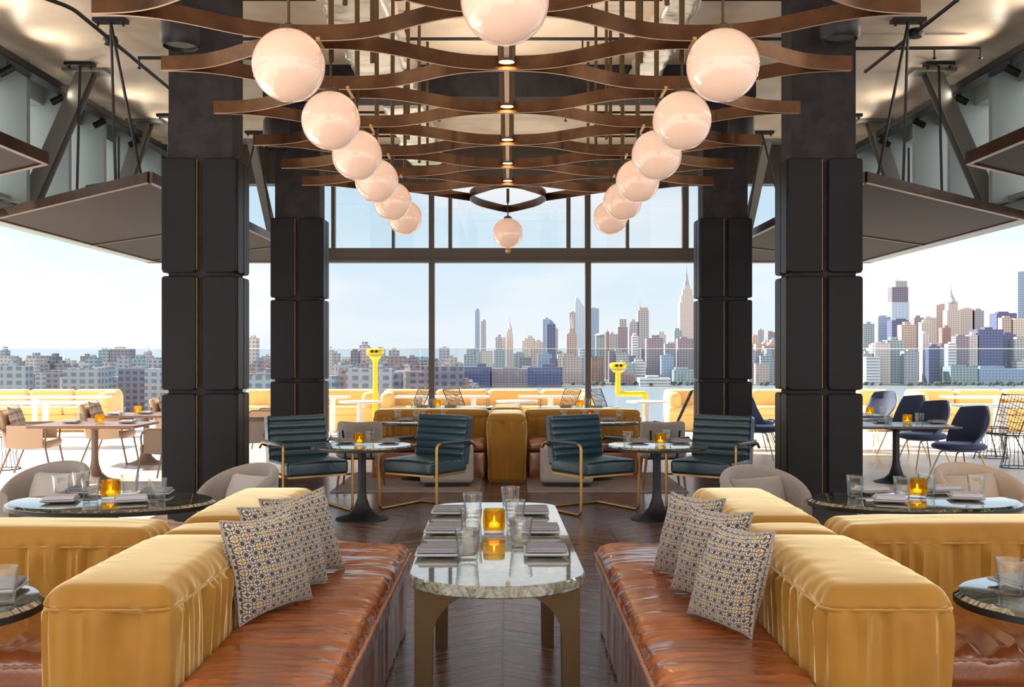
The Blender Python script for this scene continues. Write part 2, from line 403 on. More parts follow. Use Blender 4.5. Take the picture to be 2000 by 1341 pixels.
def pillow_mat():
    m = mat('lattice_fabric', (.7, .66, .6), .9, Sheen_Weight=.3); nt = m.node_tree; b = nt.nodes['Principled BSDF']
    tc = N(nt, 'ShaderNodeTexCoord'); s = N(nt, 'ShaderNodeSeparateXYZ'); nt.links.new(tc.outputs['UV'], s.inputs[0])
    u = math_(nt, 'MULTIPLY', s.outputs[0], 9); v = math_(nt, 'MULTIPLY', s.outputs[1], 9)
    uf = math_(nt, 'SUBTRACT', math_(nt, 'FRACT', u), .5); vf = math_(nt, 'SUBTRACT', math_(nt, 'FRACT', v), .5)
    # stagger: quantise to little steps like a woven key pattern
    q = lambda w: math_(nt, 'DIVIDE', math_(nt, 'ROUND', math_(nt, 'MULTIPLY', w, 14)), 14)
    uq = q(uf); vq = q(vf)
    r = math_(nt, 'SQRT', math_(nt, 'ADD', math_(nt, 'MULTIPLY', uq, uq), math_(nt, 'MULTIPLY', vq, vq)))
    dot = math_(nt, 'LESS_THAN', r, .2)
    ring = math_(nt, 'COMPARE', r, .385, .045)
    # thin diagonal key links
    dg = math_(nt, 'COMPARE', math_(nt, 'SUBTRACT', math_(nt, 'ABSOLUTE', uq), math_(nt, 'ABSOLUTE', vq)), 0, .03)
    dg = math_(nt, 'MULTIPLY', dg, math_(nt, 'GREATER_THAN', r, .37))
    ln = math_(nt, 'MAXIMUM', math_(nt, 'LESS_THAN', math_(nt, 'ABSOLUTE', uf), .03), math_(nt, 'LESS_THAN', math_(nt, 'ABSOLUTE', vf), .03))
    brown = math_(nt, 'MULTIPLY', math_(nt, 'GREATER_THAN', r, .53), 1.0)
    dark = math_(nt, 'MAXIMUM', math_(nt, 'MAXIMUM', ring, ln), math_(nt, 'MAXIMUM', dg, brown))
    fu = N(nt, 'ShaderNodeCombineXYZ'); nt.links.new(math_(nt, 'FLOOR', u), fu.inputs[0]); nt.links.new(math_(nt, 'FLOOR', v), fu.inputs[1])
    wn = N(nt, 'ShaderNodeTexWhiteNoise'); nt.links.new(fu.outputs[0], wn.inputs[0])
    dc = ramp(nt, wn.outputs[0], [(0, (.11, .085, .075)), (.5, (.11, .085, .075)), (.62, (.42, .3, .03)), (.86, (.42, .17, .03))], 'CONSTANT')
    c = mixc(nt, dark, (.56, .53, .48), (.06, .042, .037)); c = mixc(nt, dot, c, dc)
    nt.links.new(c, b.inputs['Base Color'])
    bp = N(nt, 'ShaderNodeBump'); bp.inputs['Strength'].default_value = .4; bp.inputs['Distance'].default_value = .003
    nn = N(nt, 'ShaderNodeTexNoise'); nn.inputs['Scale'].default_value = 300; nt.links.new(tc.outputs['Object'], nn.inputs[0]); nt.links.new(nn.outputs[0], bp.inputs['Height']); nt.links.new(bp.outputs[0], b.inputs['Normal'])
    return m
M['lattice'] = pillow_mat()
def plaid_mat():
    m = mat('plaid_fabric', (.5, .42, .35), .9); nt = m.node_tree; b = nt.nodes['Principled BSDF']
    tc = N(nt, 'ShaderNodeTexCoord'); s = N(nt, 'ShaderNodeSeparateXYZ'); nt.links.new(tc.outputs['UV'], s.inputs[0])
    def st(o, k, w): return math_(nt, 'LESS_THAN', math_(nt, 'FRACT', math_(nt, 'MULTIPLY', o, k)), w)
    a = math_(nt, 'ADD', st(s.outputs[0], 4, .28), st(s.outputs[1], 4, .28)); c = mixc(nt, math_(nt, 'MULTIPLY', a, .42), (.62, .53, .45), (.16, .1, .08))
    l = math_(nt, 'MAXIMUM', st(math_(nt, 'ADD', s.outputs[0], .13), 4, .06), st(math_(nt, 'ADD', s.outputs[1], .13), 4, .06))
    nt.links.new(mixc(nt, l, c, (.8, .76, .7)), b.inputs['Base Color']); return m
M['plaid'] = plaid_mat()
def facade(name, wall, glass, fz=3.6, fx=4.0, frac=.5, fh=.5):
    """window grid in building space; windows are one material's pattern"""
    m = mat(name, wall, .7); nt = m.node_tree; b = nt.nodes['Principled BSDF']
    tc = N(nt, 'ShaderNodeTexCoord'); s = N(nt, 'ShaderNodeSeparateXYZ'); nt.links.new(tc.outputs['Object'], s.inputs[0])
    g = N(nt, 'ShaderNodeNewGeometry'); sn = N(nt, 'ShaderNodeSeparateXYZ'); nt.links.new(g.outputs['Normal'], sn.inputs[0])
    h = math_(nt, 'ADD', s.outputs[0], s.outputs[1])
    wx = math_(nt, 'GREATER_THAN', math_(nt, 'FRACT', math_(nt, 'DIVIDE', h, fx)), frac)
    wz = math_(nt, 'GREATER_THAN', math_(nt, 'FRACT', math_(nt, 'DIVIDE', s.outputs[2], fz)), fh)
    w = math_(nt, 'MULTIPLY', math_(nt, 'MULTIPLY', wx, wz), math_(nt, 'LESS_THAN', math_(nt, 'ABSOLUTE', sn.outputs[2]), .5))
    nt.links.new(mixc(nt, w, wall, glass), b.inputs['Base Color']); return m
FC = {
 'glass': facade('blue_glass_facade', (.25, .31, .42), (.15, .22, .36), 8, 9, .3, .35),
 'paleglass': facade('pale_glass_facade', (.36, .44, .54), (.27, .36, .48), 9, 12, .3, .35),
 'dark': facade('dark_slab_facade', (.17, .16, .21), (.07, .07, .12), 7, 8, .4, .45),
 'navy': facade('navy_glass_facade', (.10, .12, .22), (.055, .07, .16), 8, 9, .3, .35),
 'cream': facade('cream_stone_facade', (.47, .42, .40), (.22, .21, .23), 7, 8, .5, .5),
 'tan': facade('tan_brick_facade', (.40, .32, .29), (.17, .15, .17), 7, 8, .45, .5),
 'grey': facade('grey_concrete_facade', (.33, .33, .36), (.14, .16, .2), 7, 9, .4, .45),
 'brick': facade('red_brick_facade', (.28, .18, .17), (.12, .1, .12), 6.4, 8, .45, .5),
 'teal': facade('green_grey_facade', (.27, .33, .35), (.1, .16, .2), 7, 9, .35, .45),
 'mauve': facade('mauve_brick_facade', (.24, .205, .24), (.1, .095, .14), 6.4, 8, .4, .5),
 'white': facade('white_banded_facade', (.56, .55, .56), (.22, .25, .3), 8, 60, .02, .5),
}
M['water'] = mat('river_water', (.2, .22, .25), .35, bump=(.15, .3))
M['ground'] = mat('city_ground', (.2, .2, .2), .9, var=(.02, (.12, .15, .1), .4, .6))
M['foliage'] = mat('tree_foliage', (.045, .06, .05), .9, bump=(.3, .5))

# ================================================================== SETTING
CEIL = 5.2; WX = 6.33; WY = 18.2
mb = MB().box((0, 6.0, -.05), (6.6, 14.8, .1)); struct('floor', mb, M['wood'], smooth=0)
mb = MB(); mb.box((-4.95, 6.0, -.05), (3.3, 24.8, .1)); mb.box((4.95, 6.0, -.05), (3.3, 24.8, .1)); mb.box((0, 15.9, -.05), (6.6, 5, .1))
o = struct('floor', mb, M['stone'], smooth=0)
mb = MB(); mb.box((0, 20.6, -.08), (24, 4.4, .14)); mb.box((-9.3, 9, -.08), (5.4, 18.8, .14)); mb.box((9.3, 9, -.08), (5.4, 18.8, .14))
struct('terrace_floor', mb, M['deck'], smooth=0)
mb = MB().box((0, 8.3, CEIL+.15), (13.4, 20.6, .3)); struct('ceiling', mb, M['concrete'], smooth=0)
for y in (13.3,):
    mb = MB().box((0, y, 5.0), (6.3, .45, .42)); o = mb.build('ceiling_beam', M['concrete_dark'], smooth=0); o['kind'] = 'structure'
# front window wall: header, clerestory, posts
mb = MB(); mb.box((0, WY, 3.255), (12.9, .24, .25)); mb.box((0, WY-.1, 3.16), (12.9, .1, .04)); mb.box((0, WY, 4.86), (12.9, .3, .7)); struct('wall_front', mb, M['frame'], smooth=0)
n = 0
for px0, px1 in ((838, 849), (1142.5, 1154)):
    n += 1; mb = MB(); mb.box(((Xp(px0, WY)+Xp(px1, WY))/2, WY, 1.57), (.1, .14, 3.14)); struct('trim_%d' % n, mb, M['frame'], smooth=0)
for a, b in ((648, 655), (838, 848), (876, 883), (1106, 1114), (1142, 1153), (1332, 1344), (1222, 1228), (766, 771)):
    n += 1; mb = MB(); mb.box(((Xp(a, WY)+Xp(b, WY))/2, WY, 3.95), ((b-a)*WY/F, .14, 1.2)); struct('trim_%d' % n, mb, M['frame'], smooth=0)
mb = MB().box((0, WY, 3.95), (9.6, .012, 1.15)); struct('window_1', mb, M['pane'], smooth=0)
# side walls: header beam with the deep fins of the clerestory above it
w = 1
for s, side in ((-1, 'left'), (1, 'right')):
    mb = MB(); mb.box((s*WX, 9.5, 3.255), (.24, 17.2, .25)); mb.box((s*(WX+.02), 9.5, 5.02), (.2, 17.2, .36)); mb.box((s*(WX-.05), 9.5, 3.42), (.34, 17.2, .05))
    struct('wall_'+side, mb, M['teal'], smooth=0)
    for i in range(11):
        y = 5.4+i*1.2
        n += 1; mb = MB(); mb.box((s*(WX-.12), y, 4.25), (.58, .09, 1.75)); mb.box((s*(WX+.1), y+.28, 4.25), (.05, .42, 1.75)); struct('trim_%d' % n, mb, M['teal'], smooth=0)
    w += 1; mb = MB().box((s*(WX+.16), 11.0, 4.25), (.012, 13.5, 1.6)); struct('window_%d' % w, mb, M['pane'], smooth=0)

# ------------------------------------------------------------------ columns
def make_column(label):
    t = thing('steel_clad_column', label, 'column')
    MB().box((0, 0, 2.46), (.585, .36, 5.08)).build('concrete_core', M['concrete_dark'], t, smooth=0)
    MB().box((0, 0, .045), (.6, .37, .09)).build('plinth', M['iron'], t, smooth=0)
    br = MB()
    for z in (.625, 1.695, 2.77):
        for sy in (-1, 1): br.box((-.024, sy*.198, z), (.004, .034, 1.0))
        for sx in (-1, 1): br.box((sx*.302, 0, z), (.014, .018, 1.0))
    br.build('brass_strip', M['brass'], t, smooth=0)
    def pan(w, h, t_):
        r = .03; P = []
        for cx_, cz_, a0 in ((w/2-r, -h/2+r, -90), (w/2-r, h/2-r, 0), (-w/2+r, h/2-r, 90), (-w/2+r, -h/2+r, 180)):
            for k in range(6): a = R(a0+18*k); P.append((cx_+r*math.cos(a), cz_+r*math.sin(a)))
        b = MB(); n_ = len(P); bv = .007
        ins = lambda e: [(x*(1-e/(w/2)), z*(1-e/(h/2))) for x, z in P]
        rings = [(ins(bv), -t_/2), (P, -t_/2+bv), (P, t_/2-bv), (ins(bv), t_/2)]
        fs = [tuple(range(n_)), tuple(range(4*n_-1, 3*n_-1, -1))]
        for i in range(3):
            for k in range(n_): l = (k+1) % n_; fs.append((i*n_+l, i*n_+k, (i+1)*n_+k, (i+1)*n_+l))
        return b.add([(x, y, z) for rg, y in rings for x, z in rg], fs)
    pf = pan(.312, 1.035, .04)
    ps = pan(.195, 1.035, .04); ps.v = [(-y, x, z) for x, y, z in ps.v]
    first = {}
    for z in (.625, 1.695, 2.765):
        for sx in (-1, 1):
            for sy in (-1, 1):
                for key, mbb, loc in (('f', pf, (sx*.184, sy*.215, z)), ('s', ps, (sx*.328, sy*.105, z))):
                    if key in first:
                        c = first[key].copy(); COL.objects.link(c); c.parent = t; c.location = loc
                    else: first[key] = mbb.build('cladding_panel', M['cladding'], t, loc=loc)
    return t
c0 = make_column('near left column clad in blackened metal panels with brass joints'); c0.location = (-2.82, 9.53, 0)
dup(c0, (2.87, 9.53, 0), 0, 'near right column clad in blackened metal panels, beside the navy chairs')
dup(c0, (-2.78, 13.6, 0), 0, 'farther left column behind the ribbed blue armchair, panels and brass joints')
dup(c0, (2.83, 13.6, 0), 0, 'farther right column behind the ribbed blue armchair, panels and brass joints')

# ------------------------------------------------------------------ speakers hung by the column heads
def speaker():
    t = thing('pendant_speaker', '', 'speaker')
    MB().lathe([(.06, .44), (.13, .42), (.165, .34), (.175, .1), (.17, .03), (.15, 0), (.14, .01), (.13, .04)], n=36).build('housing', M['iron'], t)
    MB().lathe([(0.001, .035), (.135, .03)], n=24).build('grille', M['steel'], t)
    MB().tube([(0, 0, .42), (0, 0, 1.08)], .012).build('stem', M['iron'], t)
    return t
sp0 = speaker(); u = []
place(sp0, u, (Xp(353, 9.0), 9.0, Zp(92, 9.0)), 0, 'black drum speaker hung at the head of the near left column', 'speakers at the column heads')
place(sp0, u, (Xp(1640, 9.0), 9.0, Zp(78, 9.0)), 0, 'black drum speaker hung at the head of the near right column', 'speakers at the column heads')
place(sp0, u, (Xp(540, 13.0), 13.0, Zp(290, 13.0)), 0, 'black drum speaker hung at the head of the farther left column', 'speakers at the column heads')
place(sp0, u, (Xp(1447, 13.0), 13.0, Zp(283, 13.0)), 0, 'black drum speaker hung at the head of the farther right column', 'speakers at the column heads')

# ------------------------------------------------------------------ mesh canopies
def canopy(label, pts, seams, s):
    """pts: plan corners at z 3.1, s mirrors them"""
    z = 3.1
    P = [Vector((s*x-.02, y, 0)) for x, y in pts]
    c = sum(P, Vector())/len(P)
    t = thing('mesh_canopy', label, 'canopy', (c.x, c.y, z))
    q = [(p-c) for p in P]
    if s < 0: pass
    MB().prism([(p.x, p.y) for p in (q if s > 0 else q[::-1])], 0, .03).build('mesh_sheet', M['mesh'], t, smooth=0)
    fr = MB()
    for i in range(len(q)):
        a, b = q[i], q[(i+1) % len(q)]; fr.bar((a.x, a.y, .035), (b.x, b.y, .035), .05, .1)
    fr.build('frame', M['bronze'], t, smooth=0)
    for a, b in seams:
        a = Vector((s*a[0]-.02, a[1], 0))-c; b = Vector((s*b[0]-.02, b[1], 0))-c
        MB().bar((a.x, a.y, -.008), (b.x, b.y, -.008), .035, .02).build('seam_strip', M['table_bronze'], t, smooth=0)
    return t, c
for s, sd_ in ((-1, 'left'), (1, 'right')):
    canopy('large dark mesh canopy hung above the %s tables, behind the near column' % sd_, [(3.3, 9.45), (6.05, 12.05), (6.05, 17.6), (3.3, 17.6)], [((3.3, 12.5), (6.05, 14.9)), ((3.3, 15.0), (6.05, 17.4))], s)
    canopy('small dark mesh canopy corner at the %s edge of the photo' % sd_, [(3.85, 3.5), (6.05, 3.5), (6.05, 10.3), (3.85, 8.55)], [((3.85, 5.5), (6.05, 7.3))], s)

# ceiling plates with hanging rods and diagonal braces
def rodset(label, x, y, tops):
    t = thing('hanging_rod_set', label, 'rods', (x, y, CEIL), 0, None)
    MB().box((0, 0, -.02), (.36, .14, .04)).box((-.14, 0, -.05), (.02, .02, .06)).box((.14, 0, -.05), (.02, .02, .06)).build('ceiling_plate', M['iron'], t, smooth=0)
    for bx, by, bz in tops:
        MB().tube([(0, 0, -.04), (bx-x, by-y, bz-CEIL)], .017, 8).build('rod', M['iron'], t)
    return t
for s, sd_ in ((-1, 'left'), (1, 'right')):
    rodset('plate with splayed black rods holding the large %s canopy' % sd_, s*4.4, 11.3, [(s*4.45, 11.6, 3.13), (s*3.9, 11.0, 3.13)])
    rodset('plate with a black rod near the %s side fins' % sd_, s*5.45, 13.0, [(s*5.5, 13.0, 3.13)])
    rodset('plate with black rods holding the small %s canopy' % sd_, s*4.95, 9.1, [(s*4.95, 9.05, 3.13), (s*4.45, 8.9, 3.13)])
    rodset('plate with black rods at the far end of the %s canopy' % sd_, s*4.2, 17.0, [(s*3.9, 17.2, 3.13), (s*4.7, 17.0, 3.13)])
    rodset('plate with one black rod between the %s braces' % sd_, s*5.25, 15.8, [(s*5.3, 15.8, 3.13)])
def brace(label, x, y, x1, y1, z1, w=.2):
    t = thing('steel_brace', label, 'brace', (x, y, CEIL))
    MB().box((0, 0, -.02), (.55, .3, .04)).build('ceiling_plate', M['steel'], t, smooth=0)
    b = MB(); p0 = Vector((0, 0, -.02)); p1 = Vector((x1-x, y1-y, z1-CEIL)); d = (p1-p0).normalized(); sx = d.cross(Vector((0, 1, 0))).normalized()
    b.bar(p0+Vector((0, .085, 0)), p1+Vector((0, .085, 0)), w, .014, (0, 1, 0)); b.bar(p0-Vector((0, .085, 0)), p1-Vector((0, .085, 0)), w, .014, (0, 1, 0))
    b.bar(p0, p1, .014, .16, (0, 1, 0)); b.build('brace_beam', M['steel'], t, smooth=0)
for s, sd_ in ((-1, 'left'), (1, 'right')):
    brace('nearer diagonal steel brace on the %s, ceiling to side beam' % sd_, s*5.5, 13.35, s*6.2, 13.2, 3.4)
    brace('farther diagonal steel brace on the %s, ceiling to side beam' % sd_, s*5.75, 16.2, s*6.2, 15.9, 3.4)
    brace('diagonal steel brace seen beside the farther %s column' % sd_, s*4.45, 17.7, s*4.1, 17.9, 3.4, .14)
    brace('steel brace at the very edge of the photo on the %s' % sd_, s*5.1, 9.9, s*6.15, 9.9, 3.4)
# conduits and sprinkler pipes
def pipe(label, pts, r=.018, box_=None, drops=()):
    t = thing('ceiling_pipe', label, 'pipe', pts[0])
    p0 = Vector(pts[0]); MB().tube([Vector(p)-p0 for p in fillet(pts, .15)], r, 8).build('conduit', M['iron'], t)
    if box_: b = Vector(box_)-p0; MB().lathe([(.07, .05), (.085, 0), (.07, -.04)], b, 16).build('junction_box', M['iron'], t)
    for i, dpos in enumerate(drops):
        b = Vector(dpos)-p0; MB().tube([b, b-Vector((0, 0, .12))], .01, 6).lathe([(.03, -.12), (.008, -.135)], b, 8).build('sprinkler_head', M['iron'], t)
zc = 5.05
def C_(px, py, z=zc): return W(px, py, z)
pipe('black conduit running diagonally over the left side with a round box', [C_(70, -10), C_(140, 15), C_(225, 85), C_(330, 172)], .022, C_(216, 80))
pipe('black conduit running diagonally over the right side with a round box', [C_(1870, 0), C_(1790, 62), C_(1690, 140)], .022, C_(1788, 66))
pipe('straight sprinkler pipe ending over the right canopy', [C_(1500, 96), C_(1915, 93)], .02, None, [C_(1915, 93), C_(1825, 93)])
pipe('short sprinkler pipe ending left of the near left column', [C_(270, 113), C_(500, 113)], .02, None, [C_(272, 113)])
for y, nm in ((9.95, 'first'), (11.2, 'second'), (14.6, 'third'), (16.2, 'fourth')):
    pipe('thin black sprinkler pipe crossing above the chandelier, %s row from the front' % nm, [(-3.6, y, 4.95), (3.6, y, 4.95)], .018, None, [(-1.0+k*.9, y, 4.95) for k in range(3)])
# electrical tray with spotlights along each side
for s, sd_ in ((-1, 'left'), (1, 'right')):
    t = thing('cable_tray', 'black cable tray with spotlights running along the %s fins under the ceiling' % sd_, 'cable tray', (s*5.85, 11.5, 4.92))
    b = MB(); b.box((0, 0, 0), (.16, 12.5, .03)); b.box((-.08, 0, .04), (.015, 12.5, .08)); b.box((.08, 0, .04), (.015, 12.5, .08)); b.build('tray', M['iron'], t, smooth=0)
    c = MB(); c.tube([(0.03, -6.2+k*.62, .03+.012*math.sin(k*2.1)) for k in range(21)], .012, 6); c.tube([(-.03, -6.2+k*.62, .035+.012*math.cos(k*1.7)) for k in range(21)], .012, 6); c.build('cables', M['steel'], t)
    for k in range(8):
        y = -5+k*1.35; so_ = MB().tube([(s*-.02, y, -.02), (s*-.02, y, -.1)], .01, 6).tube([(s*-.09, y, -.08), (s*.07, y, -.16)], .045, 12).build('spotlight', M['iron'], t)
        sl = bpy.data.lights.new('ceiling_wash', 'SPOT'); sl.energy = 34; sl.spot_size = R(150); sl.spot_blend = 1; sl.shadow_soft_size = .05; sl.color = (1, .86, .68)  # beam added to brighten the ceiling, its aim invented; the fixture is real
        lo = bpy.data.objects.new('ceiling_wash', sl); COL.objects.link(lo); lo.parent = so_; lo.location = (s*-.12, y, -.065); lo.rotation_euler = Vector((s, 0, -.02)).to_track_quat('Z', 'Y').to_euler()
# foil ducts
def duct(label, x0, x1, y0, y1, z0, h):
    def dsp(p, n):
        q = noise.noise(Vector((p.x*2.2, p.y*5, p.z*4)))*.05+noise.noise(Vector((p.x*9, p.y*14, p.z*9)))*.02
        return p+n*q
    o = MB().rbox((x1-x0, y1-y0, h), .06, (6, 90, 3), 2, dsp).build('foil_duct', M['foil'], loc=((x0+x1)/2, (y0+y1)/2, z0+h/2), smooth=60)
    tag(o, label, 'duct')
duct('crumpled silver foil duct running lengthwise above the chandelier, left of centre', -1.78, -1.15, 6.5, 12.9, 4.72, .34)
duct('crumpled silver foil duct beyond the dark beam, left of centre', -1.7, -1.15, 13.6, 17.6, 4.75, .3)
duct('round-edged foil duct running over the right half of the room', 1.5, 1.82, 6.5, 12.9, 4.82, .26)
# heaters on the canopies
t = thing('infrared_heater', 'glowing orange bar heater standing on the left canopy', 'heater', (-3.95, 10.35, 3.2), R(-35))
MB().prism([(-.5, -.05), (.5, -.05), (.46, .06), (-.46, .06)], .0, .05).build('reflector', M['table_bronze'], t, smooth=0)
MB().tube([(-.46, -.04, -.02), (.46, -.04, -.02)], .014, 8).build('heating_bar', M['heat'], t)
MB().tube([(0, 0, .04), (0, 0, .5)], .012, 8).build('stem', M['iron'], t)
t = thing('infrared_heater', 'dark bar heater with a small orange glow on the right canopy', 'heater', (4.25, 10.9, 3.20), R(28))
MB().prism([(-.4, -.06), (.4, -.06), (.36, .06), (-.36, .06)], .0, .07).build('reflector', M['iron'], t, smooth=0)
MB().tube([(-.36, -.05, -.01), (-.28, -.05, -.01)], .02, 8).build('heating_bar', M['heat'], t)
MB().tube([(0, 0, .06), (0, 0, .5)], .012, 8).build('stem', M['iron'], t)

# ================================================================== CHANDELIER
M['rim'] = mat('bronze_edge_painted_lit', (.85, .62, .48), .4, .3)  # pale tone paints in the light that undersides catch
ch = thing('chandelier', 'bronze ribbon chandelier of wavy bands with two rows of opal globes', 'chandelier', (-.02, 0, 3.5))
def wv(x):
    a = abs(x)/2.43; w = (1-math.cos(2*PI*min(a, 1)))/2
    return w*w*(3-2*w)*.55+w*.45
ribs = [6.02, 7.22, 8.5, 9.8, 11.0, 12.1]
HB = .10
links = []
for i, y0 in enumerate(ribs):
    for sgn in (-1, 1):
        A = .5 if not (i == 5 and sgn == 1) else .5
        nseg = 96; b = MB(); pts = []
        xs = [-2.43+4.86*k/nseg for k in range(nseg+1)]
        vs = []; th = .017
        for x in xs:
            y = y0+sgn*(A*wv(x)+.012); e = .01
            dy = sgn*A*(wv(x+e)-wv(x-e))/(2*e); nx, ny = -dy, 1.0; l = math.hypot(nx, ny); nx /= l; ny /= l
            for q, z in ((-1, 0), (1, 0), (1, HB), (-1, HB)): vs.append((x+nx*q*th/2, y+ny*q*th/2, z))
        fs = []
        for k in range(nseg):
            for c in range(4): fs.append((k*4+c, k*4+(c+1) % 4, (k+1)*4+(c+1) % 4, (k+1)*4+c))
        fs += [(0, 1, 2, 3), (nseg*4+3, nseg*4+2, nseg*4+1, nseg*4)]
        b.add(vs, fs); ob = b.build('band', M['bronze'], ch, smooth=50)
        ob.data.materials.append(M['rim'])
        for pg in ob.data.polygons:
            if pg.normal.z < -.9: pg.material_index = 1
# bottom edges of the bands: floor light painted in as a paler colour
# links between neighbouring ribs at the globes
for i in range(len(ribs)):
    y0 = ribs[i]-.5; y1 = (ribs[i-1]+.5) if i else ribs[i]-.72
    for s in (-1, 1):
        MB().bar((s*1.2, y1, .012), (s*1.2, y0, .012), .025, .02).build('link_bar', M['brass'], ch, smooth=0)
# spine
for ya, yb in zip([4.9]+ribs[:-1], ribs): MB().bar((0, ya, .06), (0, yb-.15, .06), .036, .03).build('spine', M['rim'], ch, smooth=0)  # spine takes the same pale colour for its lit underside
for y0 in ribs:
    o = MB().lathe([(.001, .30), (.062, .30), (.062, .03), (.054, .03), (.052, .04)], n=24).build('downlight', M['table_bronze'], ch, loc=(0, y0-.10, 0))
    ul = bpy.data.lights.new('added_uplight', 'SPOT'); ul.energy = 38; ul.spot_size = R(165); ul.spot_blend = .8; ul.shadow_soft_size = .06; ul.color = (1, .86, .68)  # upward lamp added only to brighten the ceiling
    uo = bpy.data.objects.new('added_uplight', ul); COL.objects.link(uo); uo.parent = o; uo.location = (0, 0, .32); uo.rotation_euler = (PI, 0, 0)
    MB().lathe([(.001, .0), (.05, .0)], (0, 0, .036), n=20).build('lens', M['bulb'], o)
# end diamond with its arms
b = MB()
def dia(s): return [(s*1.2, 12.6), (s*.85, 13.05), (s*.52, 13.32), (s*.46, 13.45), (s*.34, 13.75), (s*.12, 14.15), (0, 14.35)]
def ribbon(b, pts, th=.017, h=HB):
    pts = fillet([(x, y, 0) for x, y in pts], .5, 6); vs = []; m = len(pts)
    for k, p in enumerate(pts):
        d = pts[min(k+1, m-1)]-pts[max(k-1, 0)]; d.normalize(); nn = Vector((-d.y, d.x, 0))
        for q, z in ((-1, 0), (1, 0), (1, h), (-1, h)): vs.append(p+nn*(q*th/2)+Vector((0, 0, z)))
    fs = []
    for k in range(m-1):
        for c in range(4): fs.append((k*4+c, k*4+(c+1) % 4, (k+1)*4+(c+1) % 4, (k+1)*4+c))
    fs += [(0, 1, 2, 3), ((m-1)*4+3, (m-1)*4+2, (m-1)*4+1, (m-1)*4)]
    b.add(vs, fs)
for s in (-1, 1):
    b = MB(); ribbon(b, [(s*1.75, 12.2), (s*1.2, 12.62), (s*.49, 13.35)]); b.build('end_arm', M['bronze'], ch, smooth=50)
    b = MB(); ribbon(b, [(0, 12.25), (s*.15, 12.35), (s*.45, 12.9), (s*.5, 13.3), (s*.4, 13.8), (s*.12, 14.3), (0, 14.45)]); b.build('end_loop', M['bronze'], ch, smooth=50)
# globes on stems
GL = []
for py, px in ((128, 571), (236, 648), (303, 701), (353, 739), (393, 769), (425, 794)):
    d = 1.55*F/(CY-py); GL += [(-1.165, d), (1.165, d)]
GL += [(0, 13.1), (0, 4.48)]
gm = MB().lathe([(.194*math.sin(PI*k/28) if 0 < k < 28 else .0001, -.194*math.cos(PI*k/28)) for k in range(29)], n=48)
g0 = None
for x, d in GL:
    if g0 is None: g0 = gm.build('globe', M['opal'], ch); g = g0
    else: g = g0.copy(); COL.objects.link(g)
    g.parent = ch; g.location = (x, d, -.45)
    st_ = MB(); zt = CEIL-3.5 if x else .12
    st_.tube([(x, d, -.265), (x, d, -.06)], .008, 8)
    st_.tube([(x, d, -.06), (x, d, zt)], .02, 10); st_.lathe([(.05, -.24), (.05, -.262), (.02, -.225)], (x, d, 0), 16)
    st_.build('stem', M['table_bronze'], ch)
b = MB().lathe([(.001, -.04), (.03, -.025), (.035, 0), (.02, .03)], n=16).build('finial', M['brass'], ch, loc=(0, 13.1, -.665))
for i, y in enumerate(ribs):
    for x in (-.95, .95):
        MB().tube([(x, y+.02, .06), (x, y+.02, CEIL-3.5)], .016, 8).build('hanger', M['table_bronze'], ch)

# ================================================================== UPHOLSTERED BLOCKS
def nz_(x, y=0, z=0): return noise.noise(Vector((x, y, z)))
def block_mesh(sx, sy, h, fine=.016, seam=.10, seed=0, crown=.03, r=.06):
    nx = max(6, int((sx-2*r)/fine)); ny = max(6, int((sy-2*r)/fine)); nz = max(6, int((h-2*r)/.022))
    hx, hy = sx/2, sy/2
    def dsp(p, n):
        z = p.z+h/2; zs = h-seam
        side = max(abs(n.x), abs(n.y))
        if abs(n.x) > abs(n.y): u = p.y+seed*3.1
        else: u = p.x+seed*5.7+10
        f = 0
        if z < zs:
            dd = zs-z; pl = (.30-abs(nz_(u*11, z*.9, seed))*1.3)*.9+nz_(u*32, z*2, seed+4)*.62
            f = pl*.046*(math.exp(-dd/.2)*min(1, dd/.02)+.22)
            f += .010*(1-math.exp(-dd/.05))*(1 if side > .5 else 0)*max(0, 1-dd/.5)
        else:
            t = (z-zs)/seam
            pl = nz_(u*20, t*.8, seed+9)
            f = pl*.016*max(0, 1-t)+.004*(1-t)
        f -= .010*math.exp(-((z-zs)/.006)**2)
        top = max(0, n.z)
        cr = crown*max(0, 1-(p.x/hx)**4)*max(0, 1-(p.y/hy)**4)*top
        wr = nz_(p.x*5+seed, p.y*16, 2+seed)*.006*top*(abs(p.x/hx)**2)
        q = p+n*(f*min(1, side*1.4)); q.z += cr+wr
        return q
    return MB().rbox((sx, sy, h), r, (nx, ny, nz), 6, dsp, c=(0, 0, h/2))
def seam_ring(sx, sy, h, seam, o, mat_):
    hx, hy = sx/2+.002, sy/2+.002
    pts = fillet([(-hx, -hy, h-seam), (hx, -hy, h-seam), (hx, hy, h-seam), (-hx, hy, h-seam)], .062, 8, closed=True)
    MB().tube(pts, .0045, 6, closed=True).build('seam_piping', mat_, o)
def seat_mesh(sx, sy, h, seed=0, r=.045, fine=.012, ridge=1.0):
    """leather seat with crosswise ruching; long axis y"""
    nx = int(sx/.02); ny = int(sy/fine)
    def dsp(p, n):
        top = max(0, n.z); e = max(0, 1-(abs(p.x)/(sx/2))**3)
        y = p.y
        w = nz_(p.x*1.6+seed, y*17+nz_(p.x*1.5, y*2, 5)*1.4, seed); w = (1-abs(w)*2.2)
        a = .026*(.45+.55*abs(p.x)/(sx/2))*ridge
        q = p+Vector((0, 0, 1))*top*(w*a*max(.15, 1-abs(nz_(y*1.2, seed, 1)))+.03*e)
        if abs(n.x) > .5: q.x += math.copysign(nz_(y*9, p.z*6, seed+3)*.006, n.x)
        return q
    return MB().rbox((sx, sy, h), r, (nx, ny, 4), 4, dsp, c=(0, 0, h/2))
